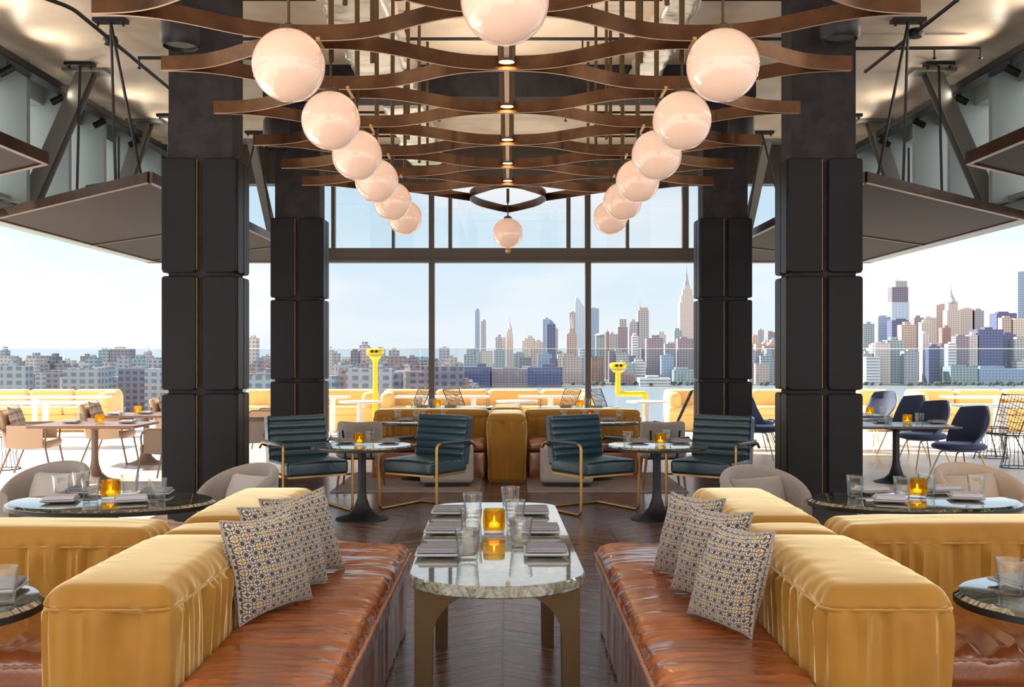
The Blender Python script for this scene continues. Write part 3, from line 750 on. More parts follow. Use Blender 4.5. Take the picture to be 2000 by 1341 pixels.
def rope(path, r, twist=.035):
    b = MB(); L = 0; pts = [Vector(p) for p in path]; out = []
    for i in range(len(pts)-1):
        d = (pts[i+1]-pts[i]).length; k = max(1, int(d/.008))
        for j in range(k): out.append((pts[i].lerp(pts[i+1], j/k), L+d*j/k))
        L += d
    out.append((pts[-1], L))
    return b.tube([p+Vector((nz_(l*8, 1)*.003, 0, nz_(l*8, 5)*.003)) for p, l in out], [r*(1+.28*math.sin(2*PI*l/twist)) for p, l in out], 8)

def sofa(side):
    s = -1 if side == 'left' else 1
    mir = lambda x: x if s < 0 else -.07-x      # mirror about the room's axis
    t = thing('banquette_sofa', 'near %s sofa of cognac leather seat with yellow velvet back blocks' % side, 'sofa', (mir(-.95), 4.2, 0))
    O = Vector((mir(-.95), 4.2, 0))
    x0, x1 = sorted((mir(-.55), mir(-1.06))); y0, y1 = 2.35, 5.62
    cx = (x0+x1)/2; hz = .435
    seat_mesh(x1-x0+.02, y1-y0, .13, 3+s).build('seat_cushion', M['leather'], t, loc=(cx-O.x, (y0+y1)/2-O.y, hz-.13))
    def sk(p, n): return p+n*(nz_(p.x*10+s, p.y*10, p.z*1.2)*.011 if abs(n.z) < .5 else 0)
    MB().rbox((x1-x0-.02, y1-y0-.02, .32), .02, (6, 130, 8), 2, sk, c=(0, 0, .16)).build('seat_skirt', M['leather'], t, loc=(cx-O.x, (y0+y1)/2-O.y, .005))
    xe = mir(-.538)
    rope([(xe, y0+.03, hz-.018), (xe, y1-.03, hz-.018)], .0085).build('piping', M['piping'], t, loc=-O)
    MB().box((mir(-.541), 4.87, .15), (.004, .008, .3)).build('seam', M['piping'], t, loc=-O)
    bx0, bx1 = sorted((mir(-1.06), mir(-1.47))); bcx = (bx0+bx1)/2
    for k, (ya, yb, sd, hh) in enumerate(((3.20, 4.20, 1, .765), (4.215, 4.53, 2, .75), (4.545, 5.62, 3, .77))):
        bo = block_mesh(bx1-bx0, yb-ya-.005, hh, .012, .065, sd+10*s, .02).build('backrest', M['velvet'], t, loc=(bcx-O.x, (ya+yb)/2-O.y, 0))
        seam_ring(bx1-bx0, yb-ya-.005, hh, .065, bo, M['velvet'])
    return t
sofa('left'); sofa('right')
# neighbouring sofas: backs run crosswise from the near sofas out of the frame
for s, side in ((-1, 'left'), (1, 'right')):
    mir = lambda x: x if s < 0 else -.07-x
    ya, yb = (4.22, 4.56) if s < 0 else (4.31, 4.66)
    xa, xb = sorted((mir(-1.49), mir(-3.4))); O = Vector(((xa+xb)/2, ya, 0))
    t = thing('banquette_sofa', 'sofa at the %s edge, its velvet back facing the round table behind' % side, 'sofa', O)
    bo = block_mesh(xb-xa, yb-ya, .775, .014, .07, 21+s, .012).build('backrest', M['velvet'], t, loc=(0, (yb-ya)/2, 0))
    seam_ring(xb-xa, yb-ya, .775, .07, bo, M['velvet'])
    m = seat_mesh(.62, xb-xa, .13, 31+s, fine=.03, ridge=1.6); o = m.build('seat_cushion', M['leather'], t, loc=(0, -.31, .29), rotz=PI/2)
    MB().rbox((xb-xa-.03, .58, .30), .02, (30, 4, 4), 2).build('seat_skirt', M['leather'], t, loc=(0, -.30, .15))
    rope([(-(xb-xa)/2+.04, -.615, .40), ((xb-xa)/2-.04, -.615, .40)], .008).build('piping', M['piping'], t)

# ================================================================== CUSHIONS
def cushion_mesh(corners, T=.07, n=30, ear=.10):
    """corners BL, BR, TR, TL; edges pulled in so that the corners stand out as ears"""
    BL, BR, TR, TL = [Vector(c) for c in corners]; N_ = (BR-BL).cross(TL-BL).normalized(); ce = (BL+BR+TR+TL)/4
    b = MB(); P = []; uv = []
    for sg in (1, -1):
        for i in range(n+1):
            for j in range(n+1):
                u, v = i/n, j/n; a, c = 2*u-1, 2*v-1
                p = BL*(1-u)*(1-v)+BR*u*(1-v)+TR*u*v+TL*(1-u)*v
                e = ear*max(abs(a)**6*(1-c*c), abs(c)**6*(1-a*a))
                p = p+(ce-p)*e
                th = T*max(0, 1-a*a)**.42*max(0, 1-c*c)**.42
                th *= 1+.12*nz_(a*2.2+ce.x*7, c*2.2, sg)
                wr = .004*nz_(a*9, c*9, ce.y*5)*(1-abs(a))*(1-abs(c))
                P.append(p+N_*(sg*th+wr)); uv.append((u, v))
    m = (n+1)**2; id = lambda s, i, j: s*m+i*(n+1)+j; fs = []
    for i in range(n):
        for j in range(n):
            fs.append((id(0, i, j), id(0, i+1, j), id(0, i+1, j+1), id(0, i, j+1)))
            fs.append((id(1, i, j), id(1, i, j+1), id(1, i+1, j+1), id(1, i+1, j)))
    b.add(P, fs); b.uvs = uv
    rim = [P[id(0, i, 0)] for i in range(n)]+[P[id(0, n, j)] for j in range(n)]+[P[id(0, n-i, n)] for i in range(n)]+[P[id(0, 0, n-j)] for j in range(n)]
    return b, rim
def put_uv(o, uvs):
    me = o.data; l = me.uv_layers.new(name='UVMap')
    for lp in me.loops: l.data[lp.index].uv = uvs[lp.vertex_index]
def cushion(name, label, corners, m, T=.085, group=None, ear=.13, pipe_=None, parent=None):
    c0 = (Vector(corners[0])+Vector(corners[1]))/2
    b, rim = cushion_mesh([Vector(c)-c0 for c in corners], T, ear=ear)
    o = b.build(name, m, parent, loc=c0, smooth=80); put_uv(o, b.uvs)
    if not parent: tag(o, label, 'cushion', group)
    pp = MB().tube(rim, .0045, 6, closed=True).build('piping', pipe_ or m, o); put_uv(pp, [(.5*(k % 7)/7, .3) for k in range(len(pp.data.vertices))])
    return o
def cu(px, z, y=None, x=None): pass
zb = .475
g = 'lattice cushions on the leather sofas'
def corner(px, py, z): return W(px, py, z)
cushion('throw_cushion', 'lattice-patterned cushion on the left sofa, nearest of its three', [corner(468, 1222, zb), corner(610, 1168, zb), corner(567, 991, .905), corner(428, 1017, .885)], M['lattice'], .075, g)
cushion('throw_cushion', 'lattice-patterned cushion on the left sofa, middle of its three', [corner(515, 1180, zb), corner(641, 1137, zb), corner(602, 962, .90), corner(463, 991, .88)], M['lattice'], .07, g)
cushion('throw_cushion', 'lattice-patterned cushion on the left sofa, farthest of its three', [corner(548, 1140, zb), corner(673, 1109, zb), corner(632, 951, .885), corner(505, 974, .87)], M['lattice'], .07, g)
cushion('throw_cushion', 'lattice-patterned cushion on the right sofa, nearest of its three', [corner(1343, 1196, zb), corner(1468, 1246, zb), corner(1514, 1037, .90), corner(1398, 1019, .885)], M['lattice'], .075, g)
cushion('throw_cushion', 'lattice-patterned cushion on the right sofa, middle of its three', [corner(1310, 1149, zb), corner(1440, 1190, zb), corner(1471, 1000, .90), corner(1351, 987, .88)], M['lattice'], .07, g)
cushion('throw_cushion', 'lattice-patterned cushion on the right sofa, farthest of its three', [corner(1274, 1113, zb), corner(1392, 1142, zb), corner(1417, 973, .895), corner(1312, 961, .88)], M['lattice'], .07, g)

# ================================================================== NEAR DINING TABLE
TH = .70
def rr_poly(hx, y0, y1, ra, rb, n=14):
    """plan outline: corner radius ra at y0 end, rb at y1 end (as superellipse-like arcs)"""
    P = []
    for cx, cy, r, a0 in ((hx-ra[0], y0+ra[1], ra, -90), (hx-rb[0], y1-rb[1], rb, 0), (-hx+rb[0], y1-rb[1], rb, 90), (-hx+ra[0], y0+ra[1], ra, 180)):
        for k in range(n+1):
            a = R(a0+90*k/n); P.append((cx+r[0]*math.cos(a), cy+r[1]*math.sin(a)))
    return P
def slab(poly, z0, z1, bev=.006):
    n = len(poly); b = MB()
    cx = sum(p[0] for p in poly)/n; cy = sum(p[1] for p in poly)/n
    def ins(d): return [(x-(x-cx)/math.hypot(x-cx, y-cy)*d, y-(y-cy)/math.hypot(x-cx, y-cy)*d) for x, y in poly]
    rings = [(ins(bev), z0), (poly, z0+bev), (poly, z1-bev), (ins(bev), z1)]
    vs = [(x, y, z) for r_, z in rings for x, y in r_]; fs = [tuple(range(n-1, -1, -1)), tuple(range(3*n, 4*n))]
    for i in range(3):
        for k in range(n): l = (k+1) % n; fs.append((i*n+k, i*n+l, (i+1)*n+l, (i+1)*n+k))
    return b.add(vs, fs)
dt = thing('dining_table', 'long marble dining table with rounded ends between the two leather sofas', 'table', (-.06, 4.50, 0), R(1.2))
slab(rr_poly(.325, -.97, .0, (.32, .26), (.004, .004)), TH-.045, TH).build('tabletop', M['marble_pale'], dt, smooth=40)
slab(rr_poly(.325, .004, 1.05, (.004, .004), (.20, .14)), TH-.045, TH).build('tabletop', M['marble_pale'], dt, smooth=40)
for sx in (-1, 1):
    for ye, yd in ((-.70, 1), (.80, -1)):
        # bronze leg: post that flares in an arch up to the slab
        b = MB(); prof = []
        H = TH-.045; wb, wt = .062, .085
        outer = [(0, 0), (0.0, H)]
        inn = [(wb, 0)]+[(wb+.005+.17*(1-math.cos(R(a)))*1.0, H-.20+.165*math.sin(R(a))) for a in range(0, 91, 9)]+[(wb+.18, H)]
        poly = [(0, 0)]+inn+[(0, H)]
        th_ = .075
        m = len(poly)
        for q, yy in ((0, -th_/2), (1, th_/2)):
            pass
        vs = [(-sx*-(.30-px_)*1.0 if False else sx*(.305-px_), yy, z) for yy in (-th_/2, th_/2) for px_, z in poly]
        fs = [tuple(range(m)), tuple(range(2*m-1, m-1, -1))]+[(i, m+i, m+(i+1) % m, (i+1) % m) for i in range(m)]
        if sx > 0: fs = [tuple(reversed(f)) for f in fs]
        b.add(vs, fs); b.build('leg', M['table_bronze'], dt, loc=(0, ye, 0), smooth=40)

# ================================================================== TABLEWARE
def tumbler():
    b = MB()
    b.lathe([(.001, 0), (.030, 0), (.0325, .004), (.041, .098), (.0405, .1), (.0395, .098), (.0305, .022), (.026, .016), (.001, .014)], n=20)
    return b.build('tumbler', M['glass'], smooth=60)
def plate():
    def dsp(p, n):
        t = max(abs(p.x), abs(p.y))/.088; q = p.copy(); q.z += .012*max(0, t-.55)**1.5*3; return q
    b = MB().rbox((.176, .176, .010), .005, (8, 8, 1), 2, dsp, c=(0, 0, .006))
    # round the plan corners by a small rotation of extents
    return b.build('plate', M['plate'], smooth=50)
def napkin(pale=False):
    b = MB(); 
    for k, (w, dz) in enumerate(((.158, 0), (.154, .0085))):
        def dsp(p, n, k=k): return p+Vector((0, 0, nz_(p.x*12+k, p.y*12, k)*.003))
        b.rbox((w, .13-.004*k, .0095), .0046, (10, 8, 1), 3, dsp, c=(.004*k, .002*k, .0085+dz))
    return b.build('napkin', M['napkin_pale' if pale else 'napkin'], smooth=50)
def candle(clear=.016):
    t = thing('candle_holder', '', 'candle holder')
    def sq(r, z, n=32):
        out = []
        for k in range(n):
            a = 2*PI*k/n; c, s_ = math.cos(a), math.sin(a); q = (abs(c)**3.2+abs(s_)**3.2)**(-1/3.2); out.append((r*q*c, r*q*s_, z))
        return out
    def lof(rings):
        b = MB(); n = 32; vs = [p for r_ in rings for p in r_]; fs = [tuple(range(n-1, -1, -1)), tuple((len(rings)-1)*n+k for k in range(n))]
        for i in range(len(rings)-1):
            for k in range(n): l = (k+1) % n; fs.append((i*n+k, i*n+l, (i+1)*n+l, (i+1)*n+k))
        return b.add(vs, fs)
    lof([sq(.036, 0), sq(.039, .003), sq(.040, .012), sq(.038, .0155)]).build('glass_foot', M['glass'], t, smooth=50)
    lof([sq(.038, .016), sq(.042, .022), sq(.043, .05), sq(.042, .088), sq(.040, .094), sq(.036, .094), sq(.035, .088), sq(.035, .03), sq(.025, .027)]).build('amber_cup', M['amber'], t, smooth=50)
    MB().lathe([(.001, .029), (.018, .029), (.018, .042), (.001, .042)], n=16).build('wax', M['candle'], t)
    MB().lathe([(.001, .044), (.004, .05), (.003, .058), (.0005, .068)], n=10).build('flame', M['flame'], t)
    return t
tu0, pl0, nk0, nk1, ca0 = tumbler(), plate(), napkin(), napkin(True), candle()
for o in (tu0, pl0, nk0, nk1): tag(o, '', {'tumbler': 'glass'}.get(o.name.split('.')[0], o.name.split('.')[0]))
used = {id(o): [] for o in (tu0, pl0, nk0, nk1, ca0)}
def put(o, x, y, z, rz, label, group=None): return place(o, used[id(o)], (x, y, z), rz, label, group)
# near table settings: (px,py) of the object's foot on the slab plane
def on(px, py, z=TH): v = W(px, py, z); return v.x, v.y
rows = ('far', 'middle', 'near')
for (px, py), nm in zip(((878, 1003), (868, 1040), (856, 1084)), rows):
    x, y = on(px, py); put(pl0, x, y, TH+.001, 0, 'square plate on the left side of the long table, %s row' % nm, 'plates on the long table'); put(nk0, x, y, TH+.016, 0, 'folded grey napkin on the left side of the long table, %s plate' % nm, 'napkins on the long table')
for (px, py), nm in zip(((1038, 1003), (1055, 1040), (1066, 1083)), rows):
    x, y = on(px, py); put(pl0, x, y, TH+.001, 0, 'square plate on the right side of the long table, %s row' % nm, 'plates on the long table'); put(nk0, x, y, TH+.016, 0, 'folded grey napkin on the right side of the long table, %s plate' % nm, 'napkins on the long table')
for (px, py), nm in zip(((923, 1010), (920, 1045), (913, 1093)), rows):
    x, y = on(px, py); o = put(tu0, x, y, TH+.001, 0, 'clear tumbler on the left side of the long table, %s row' % nm, 'tumblers on the long table'); o.scale = (1.2, 1.2, 1.2)
for (px, py), nm in zip(((997, 996), (1006, 1026), (1017, 1068)), rows):
    x, y = on(px, py); o = put(tu0, x, y, TH+.001, 0, 'clear tumbler on the right side of the long table, %s row' % nm, 'tumblers on the long table'); o.scale = (1.2, 1.2, 1.2)
x, y = on(965, 1042); o = put(ca0, x, y, TH+.001, 0, 'amber glass candle holder in the middle of the long table'); o.scale = (1.15, 1.15, 1.15)

# ================================================================== ROUND AND OVAL TABLES
def pedestal(t, h, r0=.24, rp=.036, m='iron', foot=1):
    MB().lathe([(r0, 0), (r0, .008), (r0*.86, .018), (r0*.55, .045), (r0*.32, .10), (rp*1.25, .19), (rp, .27), (rp, h-.05), (rp*1.6, h-.03), (rp*3, h-.005)], n=40).build('pedestal', M[m], t)
def oval_table(label, x, y, ax, ay, h=.70, top='marble', r0=.27, group=None):
    t = thing('oval_table', label, 'table', (x, y, 0), 0, group)
    MB().lathe([(.95, h-.036), (1.0, h-.034), (1.0, h-.014), (.965, h-.002), (.93, h), (.001, h)], n=72, sx=ax, sy=ay).build('tabletop', M[top], t, smooth=25)
    MB().lathe([(.9, h-.04), (1.003, h-.038), (1.003, h-.016), (.99, h-.016)], n=72, sx=ax, sy=ay).build('rim', M['iron'], t, smooth=25)
    pedestal(t, h-.03, r0)
    return t
oval_table('oval green marble table on the left, laid in front of grey chairs', -2.19, 5.64, .565, .385)
oval_table('oval green marble table on the right, laid in front of grey chairs', 2.24, 5.67, .577, .385)
oval_table('marble table cut off by the left edge, under a single tumbler', -2.02, 3.31, .49, .38)
oval_table('marble table cut off by the right edge, under a single tumbler', 1.99, 3.40, .49, .38)
oval_table('small round marble pedestal table between the two left blue armchairs', -1.346, 9.35, .46, .46, .68, r0=.24)
oval_table('small round marble pedestal table between the two right blue armchairs', 1.346, 9.35, .46, .46, .68, r0=.24)
oval_table('marble table before the orange banquette, left of the centre block', -1.05, 12.3, .56, .36)
oval_table('marble table before the orange banquette, right of the centre block', .99, 12.3, .56, .36)
oval_table('pale-lit table beyond the banquette backs, left of centre', -.80, 14.85, .62, .36, .74)
oval_table('pale-lit table beyond the banquette backs, right of centre', 1.0, 14.85, .62, .36, .74)
def settings(z, group, items):
    for kind, px, py, label, rz in items:
        v = W(px, py, z)
        if kind == 'g': put(tu0, v.x, v.y, z+.001, 0, label, 'tumblers '+group)
        elif kind in 'pq':
            put(pl0, v.x, v.y, z+.001, R(rz), label.replace('#', 'square plate'), 'plates '+group)
            put(nk1 if kind == 'q' else nk0, v.x, v.y, z+.016, R(rz), label.replace('#', 'folded napkin'), 'napkins '+group)
        else: put(ca0, v.x, v.y, z+.001, R(rz), label)
settings(.70, 'on the left oval table', [
 ('g', 120, 968, 'tumbler on the left oval table, leftmost', 0), ('g', 177, 976, 'tumbler on the left oval table, just left of the candle', 0),
 ('g', 254, 967, 'tumbler on the left oval table, just right of the candle', 0), ('g', 308, 977, 'tumbler on the left oval table, rightmost', 0), ('g', 158, 961, 'tumbler on the left oval table, half hidden at the back', 0),
 ('q', 118, 980, '# on the left oval table, front left', 12), ('q', 256, 980, '# on the left oval table, front right', 20),
 ('p', 162, 963, '# on the left oval table, back left', -8), ('p', 305, 966, '# on the left oval table, back right', 8),
 ('c', 216, 975, 'amber candle holder on the left oval table', 0)])
settings(.70, 'on the right oval table', [
 ('g', 1670, 970, 'tumbler on the right oval table, leftmost', 0), ('g', 1762, 973, 'tumbler on the right oval table, just left of the candle', 0),
 ('g', 1811, 966, 'tumbler on the right oval table, just right of the candle', 0), ('g', 1907, 969, 'tumbler on the right oval table, rightmost', 0),
 ('q', 1738, 980, '# on the right oval table, front left', -15), ('q', 1886, 975, '# on the right oval table, front right', -15),
 ('q', 1703, 962, '# on the right oval table, back left', 8), ('q', 1842, 960, '# on the right oval table, back right', 5),
 ('c', 1791, 972, 'amber candle holder on the right oval table', 0)])
settings(.70, 'on the cut-off tables', [('g', 4, 1180, 'tumbler at the left edge of the photo beside the sofa', 0), ('g', 1975, 1162, 'tumbler at the right edge of the photo beside the sofa', 0), ('p', -8, 1154, '# behind the tumbler at the left edge', 10), ('p', 2003, 1146, '# behind the tumbler at the right edge', 10)])
settings(.68, 'on the small left pedestal table', [
 ('g', 655, 867, 'tumbler on the small left pedestal table, left of its candle', 0), ('g', 722, 867, 'tumbler on the small left pedestal table, right of its candle', 0),
 ('p', 675, 864, '# on the small left pedestal table, left', 5), ('p', 760, 864, '# on the small left pedestal table, right', -5), ('c', 702, 869, 'amber candle holder on the small left pedestal table', 0)])
settings(.68, 'on the small right pedestal table', [
 ('g', 1226, 867, 'tumbler on the small right pedestal table, left of its candle', 0), ('g', 1302, 864, 'tumbler on the small right pedestal table, right of its candle', 0),
 ('p', 1246, 864, '# on the small right pedestal table, left', 5), ('p', 1330, 864, '# on the small right pedestal table, right', -5), ('c', 1290, 869, 'amber candle holder on the small right pedestal table', 0)])
settings(.70, 'on the tables before the banquette', [
 ('g', 777, 820, 'tumbler before the banquette, first from the left', 0), ('g', 813, 821, 'tumbler before the banquette, second from the left', 0), ('g', 828, 818, 'tumbler before the banquette, third from the left', 0), ('g', 868, 819, 'tumbler before the banquette, just left of the left armchair top', 0),
 ('p', 792, 821, '# before the banquette, on its left table', 0), ('c', 838, 820, 'amber candle holder on the table left of the centre block', 0),
 ('g', 1101, 820, 'tumbler before the banquette, just right of the centre block', 0), ('g', 1141, 819, 'tumbler before the banquette, behind the right armchair top', 0), ('g', 1166, 819, 'tumbler before the banquette, second from the right', 0), ('g', 1209, 820, 'tumbler before the banquette, first from the right', 0),
 ('p', 1188, 821, '# before the banquette, on its right table', 0), ('c', 1152, 818, 'amber candle holder on the table right of the centre block', 0)])
settings(.74, 'on the tables beyond the banquette', [
 ('g', 812, 795, 'tumbler beyond the banquette, leftmost on the left table', 0), ('g', 841, 795, 'tumbler beyond the banquette beside the left mullion', 0), ('g', 869, 795, 'tumbler beyond the banquette right of the left candle', 0), ('g', 894, 795, 'tumbler beyond the banquette, rightmost on the left table', 0),
 ('p', 825, 796, '# beyond the banquette on the left table, left', 0), ('p', 880, 796, '# beyond the banquette on the left table, right', 0), ('c', 855, 796, 'amber candle holder beyond the banquette, left table', 0),
 ('g', 1121, 795, 'tumbler beyond the banquette, leftmost on the right table', 0), ('g', 1146, 795, 'tumbler beyond the banquette beside the right mullion', 0), ('g', 1172, 795, 'tumbler beyond the banquette, rightmost on the right table', 0),
 ('p', 1105, 796, '# beyond the banquette on the right table, left', 0), ('p', 1165, 797, '# beyond the banquette on the right table, right', 0), ('c', 1133, 796, 'amber candle holder beyond the banquette, right table', 0)])

# ================================================================== CENTRE BANQUETTE
cb = thing('banquette', 'yellow velvet back-to-back banquette with orange leather seats, centre of the room', 'banquette', (-.03, 12.9, 0))
block_mesh(.44, .93, .80, .02, .085, 51, .02).build('backrest', M['velvet'], cb, loc=(0, -.485, 0))
block_mesh(.42, 1.05, .80, .02, .085, 52, .02).build('backrest', M['velvet'], cb, loc=(0, .92, 0))
for s in (-1, 1):
    block_mesh(1.46, .36, .80, .024, .085, 55+s, .012).build('backrest', M['velvet'], cb, loc=(s*.955, .19, 0))
    m = seat_mesh(.52, 1.4, .12, 57+s, fine=.03, ridge=1.2); m.build('seat_cushion', M['leather'], cb, loc=(s*.95, -.27, .33), rotz=PI/2)
    MB().rbox((1.38, .48, .32), .02, (20, 3, 3), 2).build('seat_skirt', M['leather'], cb, loc=(s*.95, -.27, .16))
    m = seat_mesh(.52, 1.4, .12, 67+s, fine=.03, ridge=1.2); m.build('seat_cushion', M['leather'], cb, loc=(s*.95, .65, .33), rotz=PI/2)
    MB().rbox((1.38, .48, .32), .02, (20, 3, 3), 2).build('seat_skirt', M['leather'], cb, loc=(s*.95, .65, .16))
# rugs
for a, b_, lab in ((-1.95, -.32, 'grey woven rug under the chairs left of the centre block'), (.20, 1.95, 'grey woven rug under the chairs right of the centre block')):
    o = MB().rbox((b_-a, 1.85, .012), .005, (4, 4, 1), 2, c=(0, 0, .006)).build('rug', M['rug'], loc=((a+b_)/2, 12.03, .0)); tag(o, lab, 'rug')

# ================================================================== BLUE ARMCHAIRS  (front faces -y, origin on the floor)
def blue_chair():
    t = thing('channel_tufted_armchair', '', 'armchair')
    def ds(p, n): 
        q = p.copy()
        if n.z > .3: q.z += .012*(1-(p.x/.3)**2)+.004*math.cos(p.y*2*PI/.075)
        return q
    MB().rbox((.60, .58, .13), .03, (10, 40, 2), 4, ds, c=(0, -.03, .435)).build('seat_cushion', M['blue'], t)
    # back: slab leaning back, face divided into seven horizontal channels
    def db(p, n):
        q = p.copy(); z = p.z+.24
        if n.y < -.3: q.y -= .017*abs(math.sin(PI*z/.0686))**.6
        return q
    bk = MB().rbox((.60, .12, .48), .03, (10, 2, 70), 4, db)
    Mx = Matrix.Translation((0, .27, .665)) @ Matrix.Rotation(R(-9), 4, 'X')
    bk.v = [tuple(Mx @ Vector(p)) for p in bk.v]; bk.build('backrest', M['blue'], t)
    hx = .345; r = .0135
    MB().bar((-.3, -.27, .36), (.3, -.27, .36), .014, .02).bar((-.3, .2, .36), (.3, .2, .36), .014, .02).bar((-.3, -.27, .36), (-.3, .2, .36), .014, .02).bar((.3, -.27, .36), (.3, .2, .36), .014, .02).build('seat_rail', M['brass'], t)
    for s in (-1, 1):
        pts = fillet([(s*hx, .33, .60), (s*hx, .27, .655), (s*hx, -.30, .665), (s*hx, -.30, .014), (s*hx, .33, .014), (s*(hx-.03), .36, .014)], .055, 6)
        MB().tube(pts, r, 10).tube([(s*hx, -.27, .36), (s*.29, -.27, .36)], .01, 8).tube([(s*hx, .27, .64), (s*.3, .29, .62)], .01, 8).build('arm_frame', M['brass'], t)
        MB().tube([(s*hx, .22, .668), (s*hx, -.24, .672)], .019, 10).build('arm_pad', M['blue'], t)
    MB().tube([(-hx, .34, .014), (hx, .34, .014)], r, 10).build('floor_rail', M['brass'], t)
    return t
b0 = blue_chair(); u = []
g = 'ribbed blue leather armchairs'
place(b0, u, (.787, 9.885, 0), R(33), 'ribbed blue leather armchair with brass tube arms, just right of the centre block', g)
place(b0, u, (-.80, 9.93, 0), R(-33), 'ribbed blue leather armchair with brass tube arms, just left of the centre block', g)
place(b0, u, (-1.95, 9.83, 0), R(33), 'ribbed blue leather armchair with brass tube arms, beside the farther left column', g)
place(b0, u, (1.95, 9.83, 0), R(-33), 'ribbed blue leather armchair with brass tube arms, beside the farther right column', g)

# ================================================================== GREY CHAIRS
def shell_side_chair():
    """seen from behind: front faces +y"""
    t = thing('upholstered_side_chair', '', 'chair')
    def back(p, n):
        q = p.copy(); q.y -= -.0; q.y += .16*(p.x/.26)**2*1.0; return q
    b = MB().rbox((.50, .07, .36), .034, (16, 2, 8), 4, back); 
    # round the corners in elevation
    b.v = [((x if abs(x) < .12 else math.copysign(.12+(abs(x)-.12)*math.sqrt(max(.05, 1-(max(0, abs(z)-.06)/.15)**3*.25)), x)), y, z*(1-.14*(abs(x)/.25)**4)) for x, y, z in b.v]
    Mx = Matrix.Translation((0, -.22, .57)) @ Matrix.Rotation(R(9), 4, 'X'); b.v = [tuple(Mx @ Vector(p)) for p in b.v]
    b.build('backrest', M['grey_fabric'], t)
    MB().rbox((.50, .46, .10), .045, (8, 8, 2), 4, c=(0, .02, .40)).build('seat', M['grey_fabric'], t)
    for s in (-1, 1):
        MB().bar((s*.16, -.275, .66), (s*.14, -.20, .36), .02, .012, (0, 1, 0)).build('back_strap', M['iron'], t)
        for sy in (-1, 1): MB().tube([(s*.19, sy*.17, .36), (s*.235, sy*.225, .0)], [.018, .011], 10).build('leg', M['walnut'], t)
    MB().box((0, 0, .345), (.40, .36, .03)).build('seat_frame', M['iron'], t)
    return t
g0_ = shell_side_chair(); u = []
place(g0_, u, (-1.66, 11.45, 0.012), 0, 'grey rounded side chair with black back straps, behind the small left pedestal table', 'grey side chairs seen from behind')
place(g0_, u, (1.70, 11.45, 0.012), 0, 'grey rounded side chair with black back straps, behind the small right pedestal table', 'grey side chairs seen from behind')
def block_chair():
    t = thing('upholstered_block_stool', '', 'stool')
    MB().rbox((.60, .52, .42), .05, (8, 8, 6), 4, c=(0, 0, .255)).build('seat', M['light_fabric'], t)
    MB().box((0, 0, .03), (.5, .44, .05)).build('plinth', M['iron'], t)
    return t
k0 = block_chair(); u = []
place(k0, u, (-.72, 11.75, .012), R(4), 'pale grey upholstered stool behind the left inner blue armchair', 'pale grey stools on the rugs')
place(k0, u, (.66, 11.75, .012), R(-4), 'pale grey upholstered stool behind the right inner blue armchair', 'pale grey stools on the rugs')
def tub_chair(fab='grey_fabric'):
    """front faces -y"""
    t = thing('tub_chair', '', 'armchair')
    def fn(u_, v):
        a = R(-28+236*u_); rx, ry = .33, .30; top = .79-.20*abs(u_-.5)**2*4*.9
        z = .30+(top-.30)*v; fl = 1+.06*v
        return (math.cos(a)*rx*fl, math.sin(a)*ry*fl, z)
    b = MB().grid(44, 12, fn, .07); b.build('shell', M[fab], t, smooth=60)
    rim = [Vector(fn(i/44, 1)) for i in range(45)]; 
    rim = [p-Vector((p.x, p.y, 0)).normalized()*.033 for p in rim]
    MB().tube(rim, .036, 12).build('rolled_edge', M[fab], t, smooth=60)
    MB().rbox((.52, .54, .14), .06, (8, 8, 2), 4, c=(0, -.06, .40)).build('seat', M[fab], t)
    for sx in (-1, 1):
        for sy in (-1, 1): MB().tube([(sx*.2, sy*.19, .33), (sx*.24, sy*.23, 0)], [.018, .011], 8).build('leg', M['walnut'], t)
    return t
def tub_set(tb, loc, rz, label, clabel, fab, group):
    tb.location = loc; tb.rotation_euler.z = rz; tb['label'] = label; tb['group'] = group
    Mx = Matrix.Translation(loc) @ Matrix.Rotation(rz, 4, 'Z')
    cr = [Mx @ Vector(p) for p in ((-.20, .04, .46), (.20, .04, .46), (.205, .13, .735), (-.205, .13, .725))]
    cushion('loose_cushion', clabel, cr, M[fab], .07, None, .05)
tb0 = tub_chair()
tbs = [((-2.98, 6.55, 0), R(-22), 'grey rounded tub chair behind the left oval table, at the left edge', 'grey loose cushion in the tub chair at the left edge', 'grey_fabric', 'light_fabric'),
       ((-1.73, 6.45, 0), R(-42), 'grey rounded tub chair right of the left oval table, before the near column', 'pale grey loose cushion in the tub chair before the near left column', 'grey_fabric', 'light_fabric'),
       ((1.58, 6.30, 0), R(22), 'grey rounded tub chair left of the right oval table, before the near column', 'grey loose cushion in the tub chair before the near right column', 'grey_fabric', 'grey_fabric')]
for i, (loc, rz, l1, l2, f1, f2) in enumerate(tbs):
    tb0.scale = (.82, .82, .97)
    tub_set(tb0 if i == 0 else dup(tb0, loc, rz), loc, rz, l1, l2, f2, 'rounded tub chairs at the oval tables')
tbb = tub_chair('warm_lit_grey_fabric'); tbb.scale = (.86, .86, .97)
tub_set(tbb, (2.98, 6.45, 0), R(18), 'grey rounded tub chair tinted as warmly lit, behind the right oval table, at the right edge', 'grey loose cushion tinted as warmly lit, in the tub chair at the right edge', 'warm_lit_grey_fabric', 'rounded tub chairs at the oval tables')

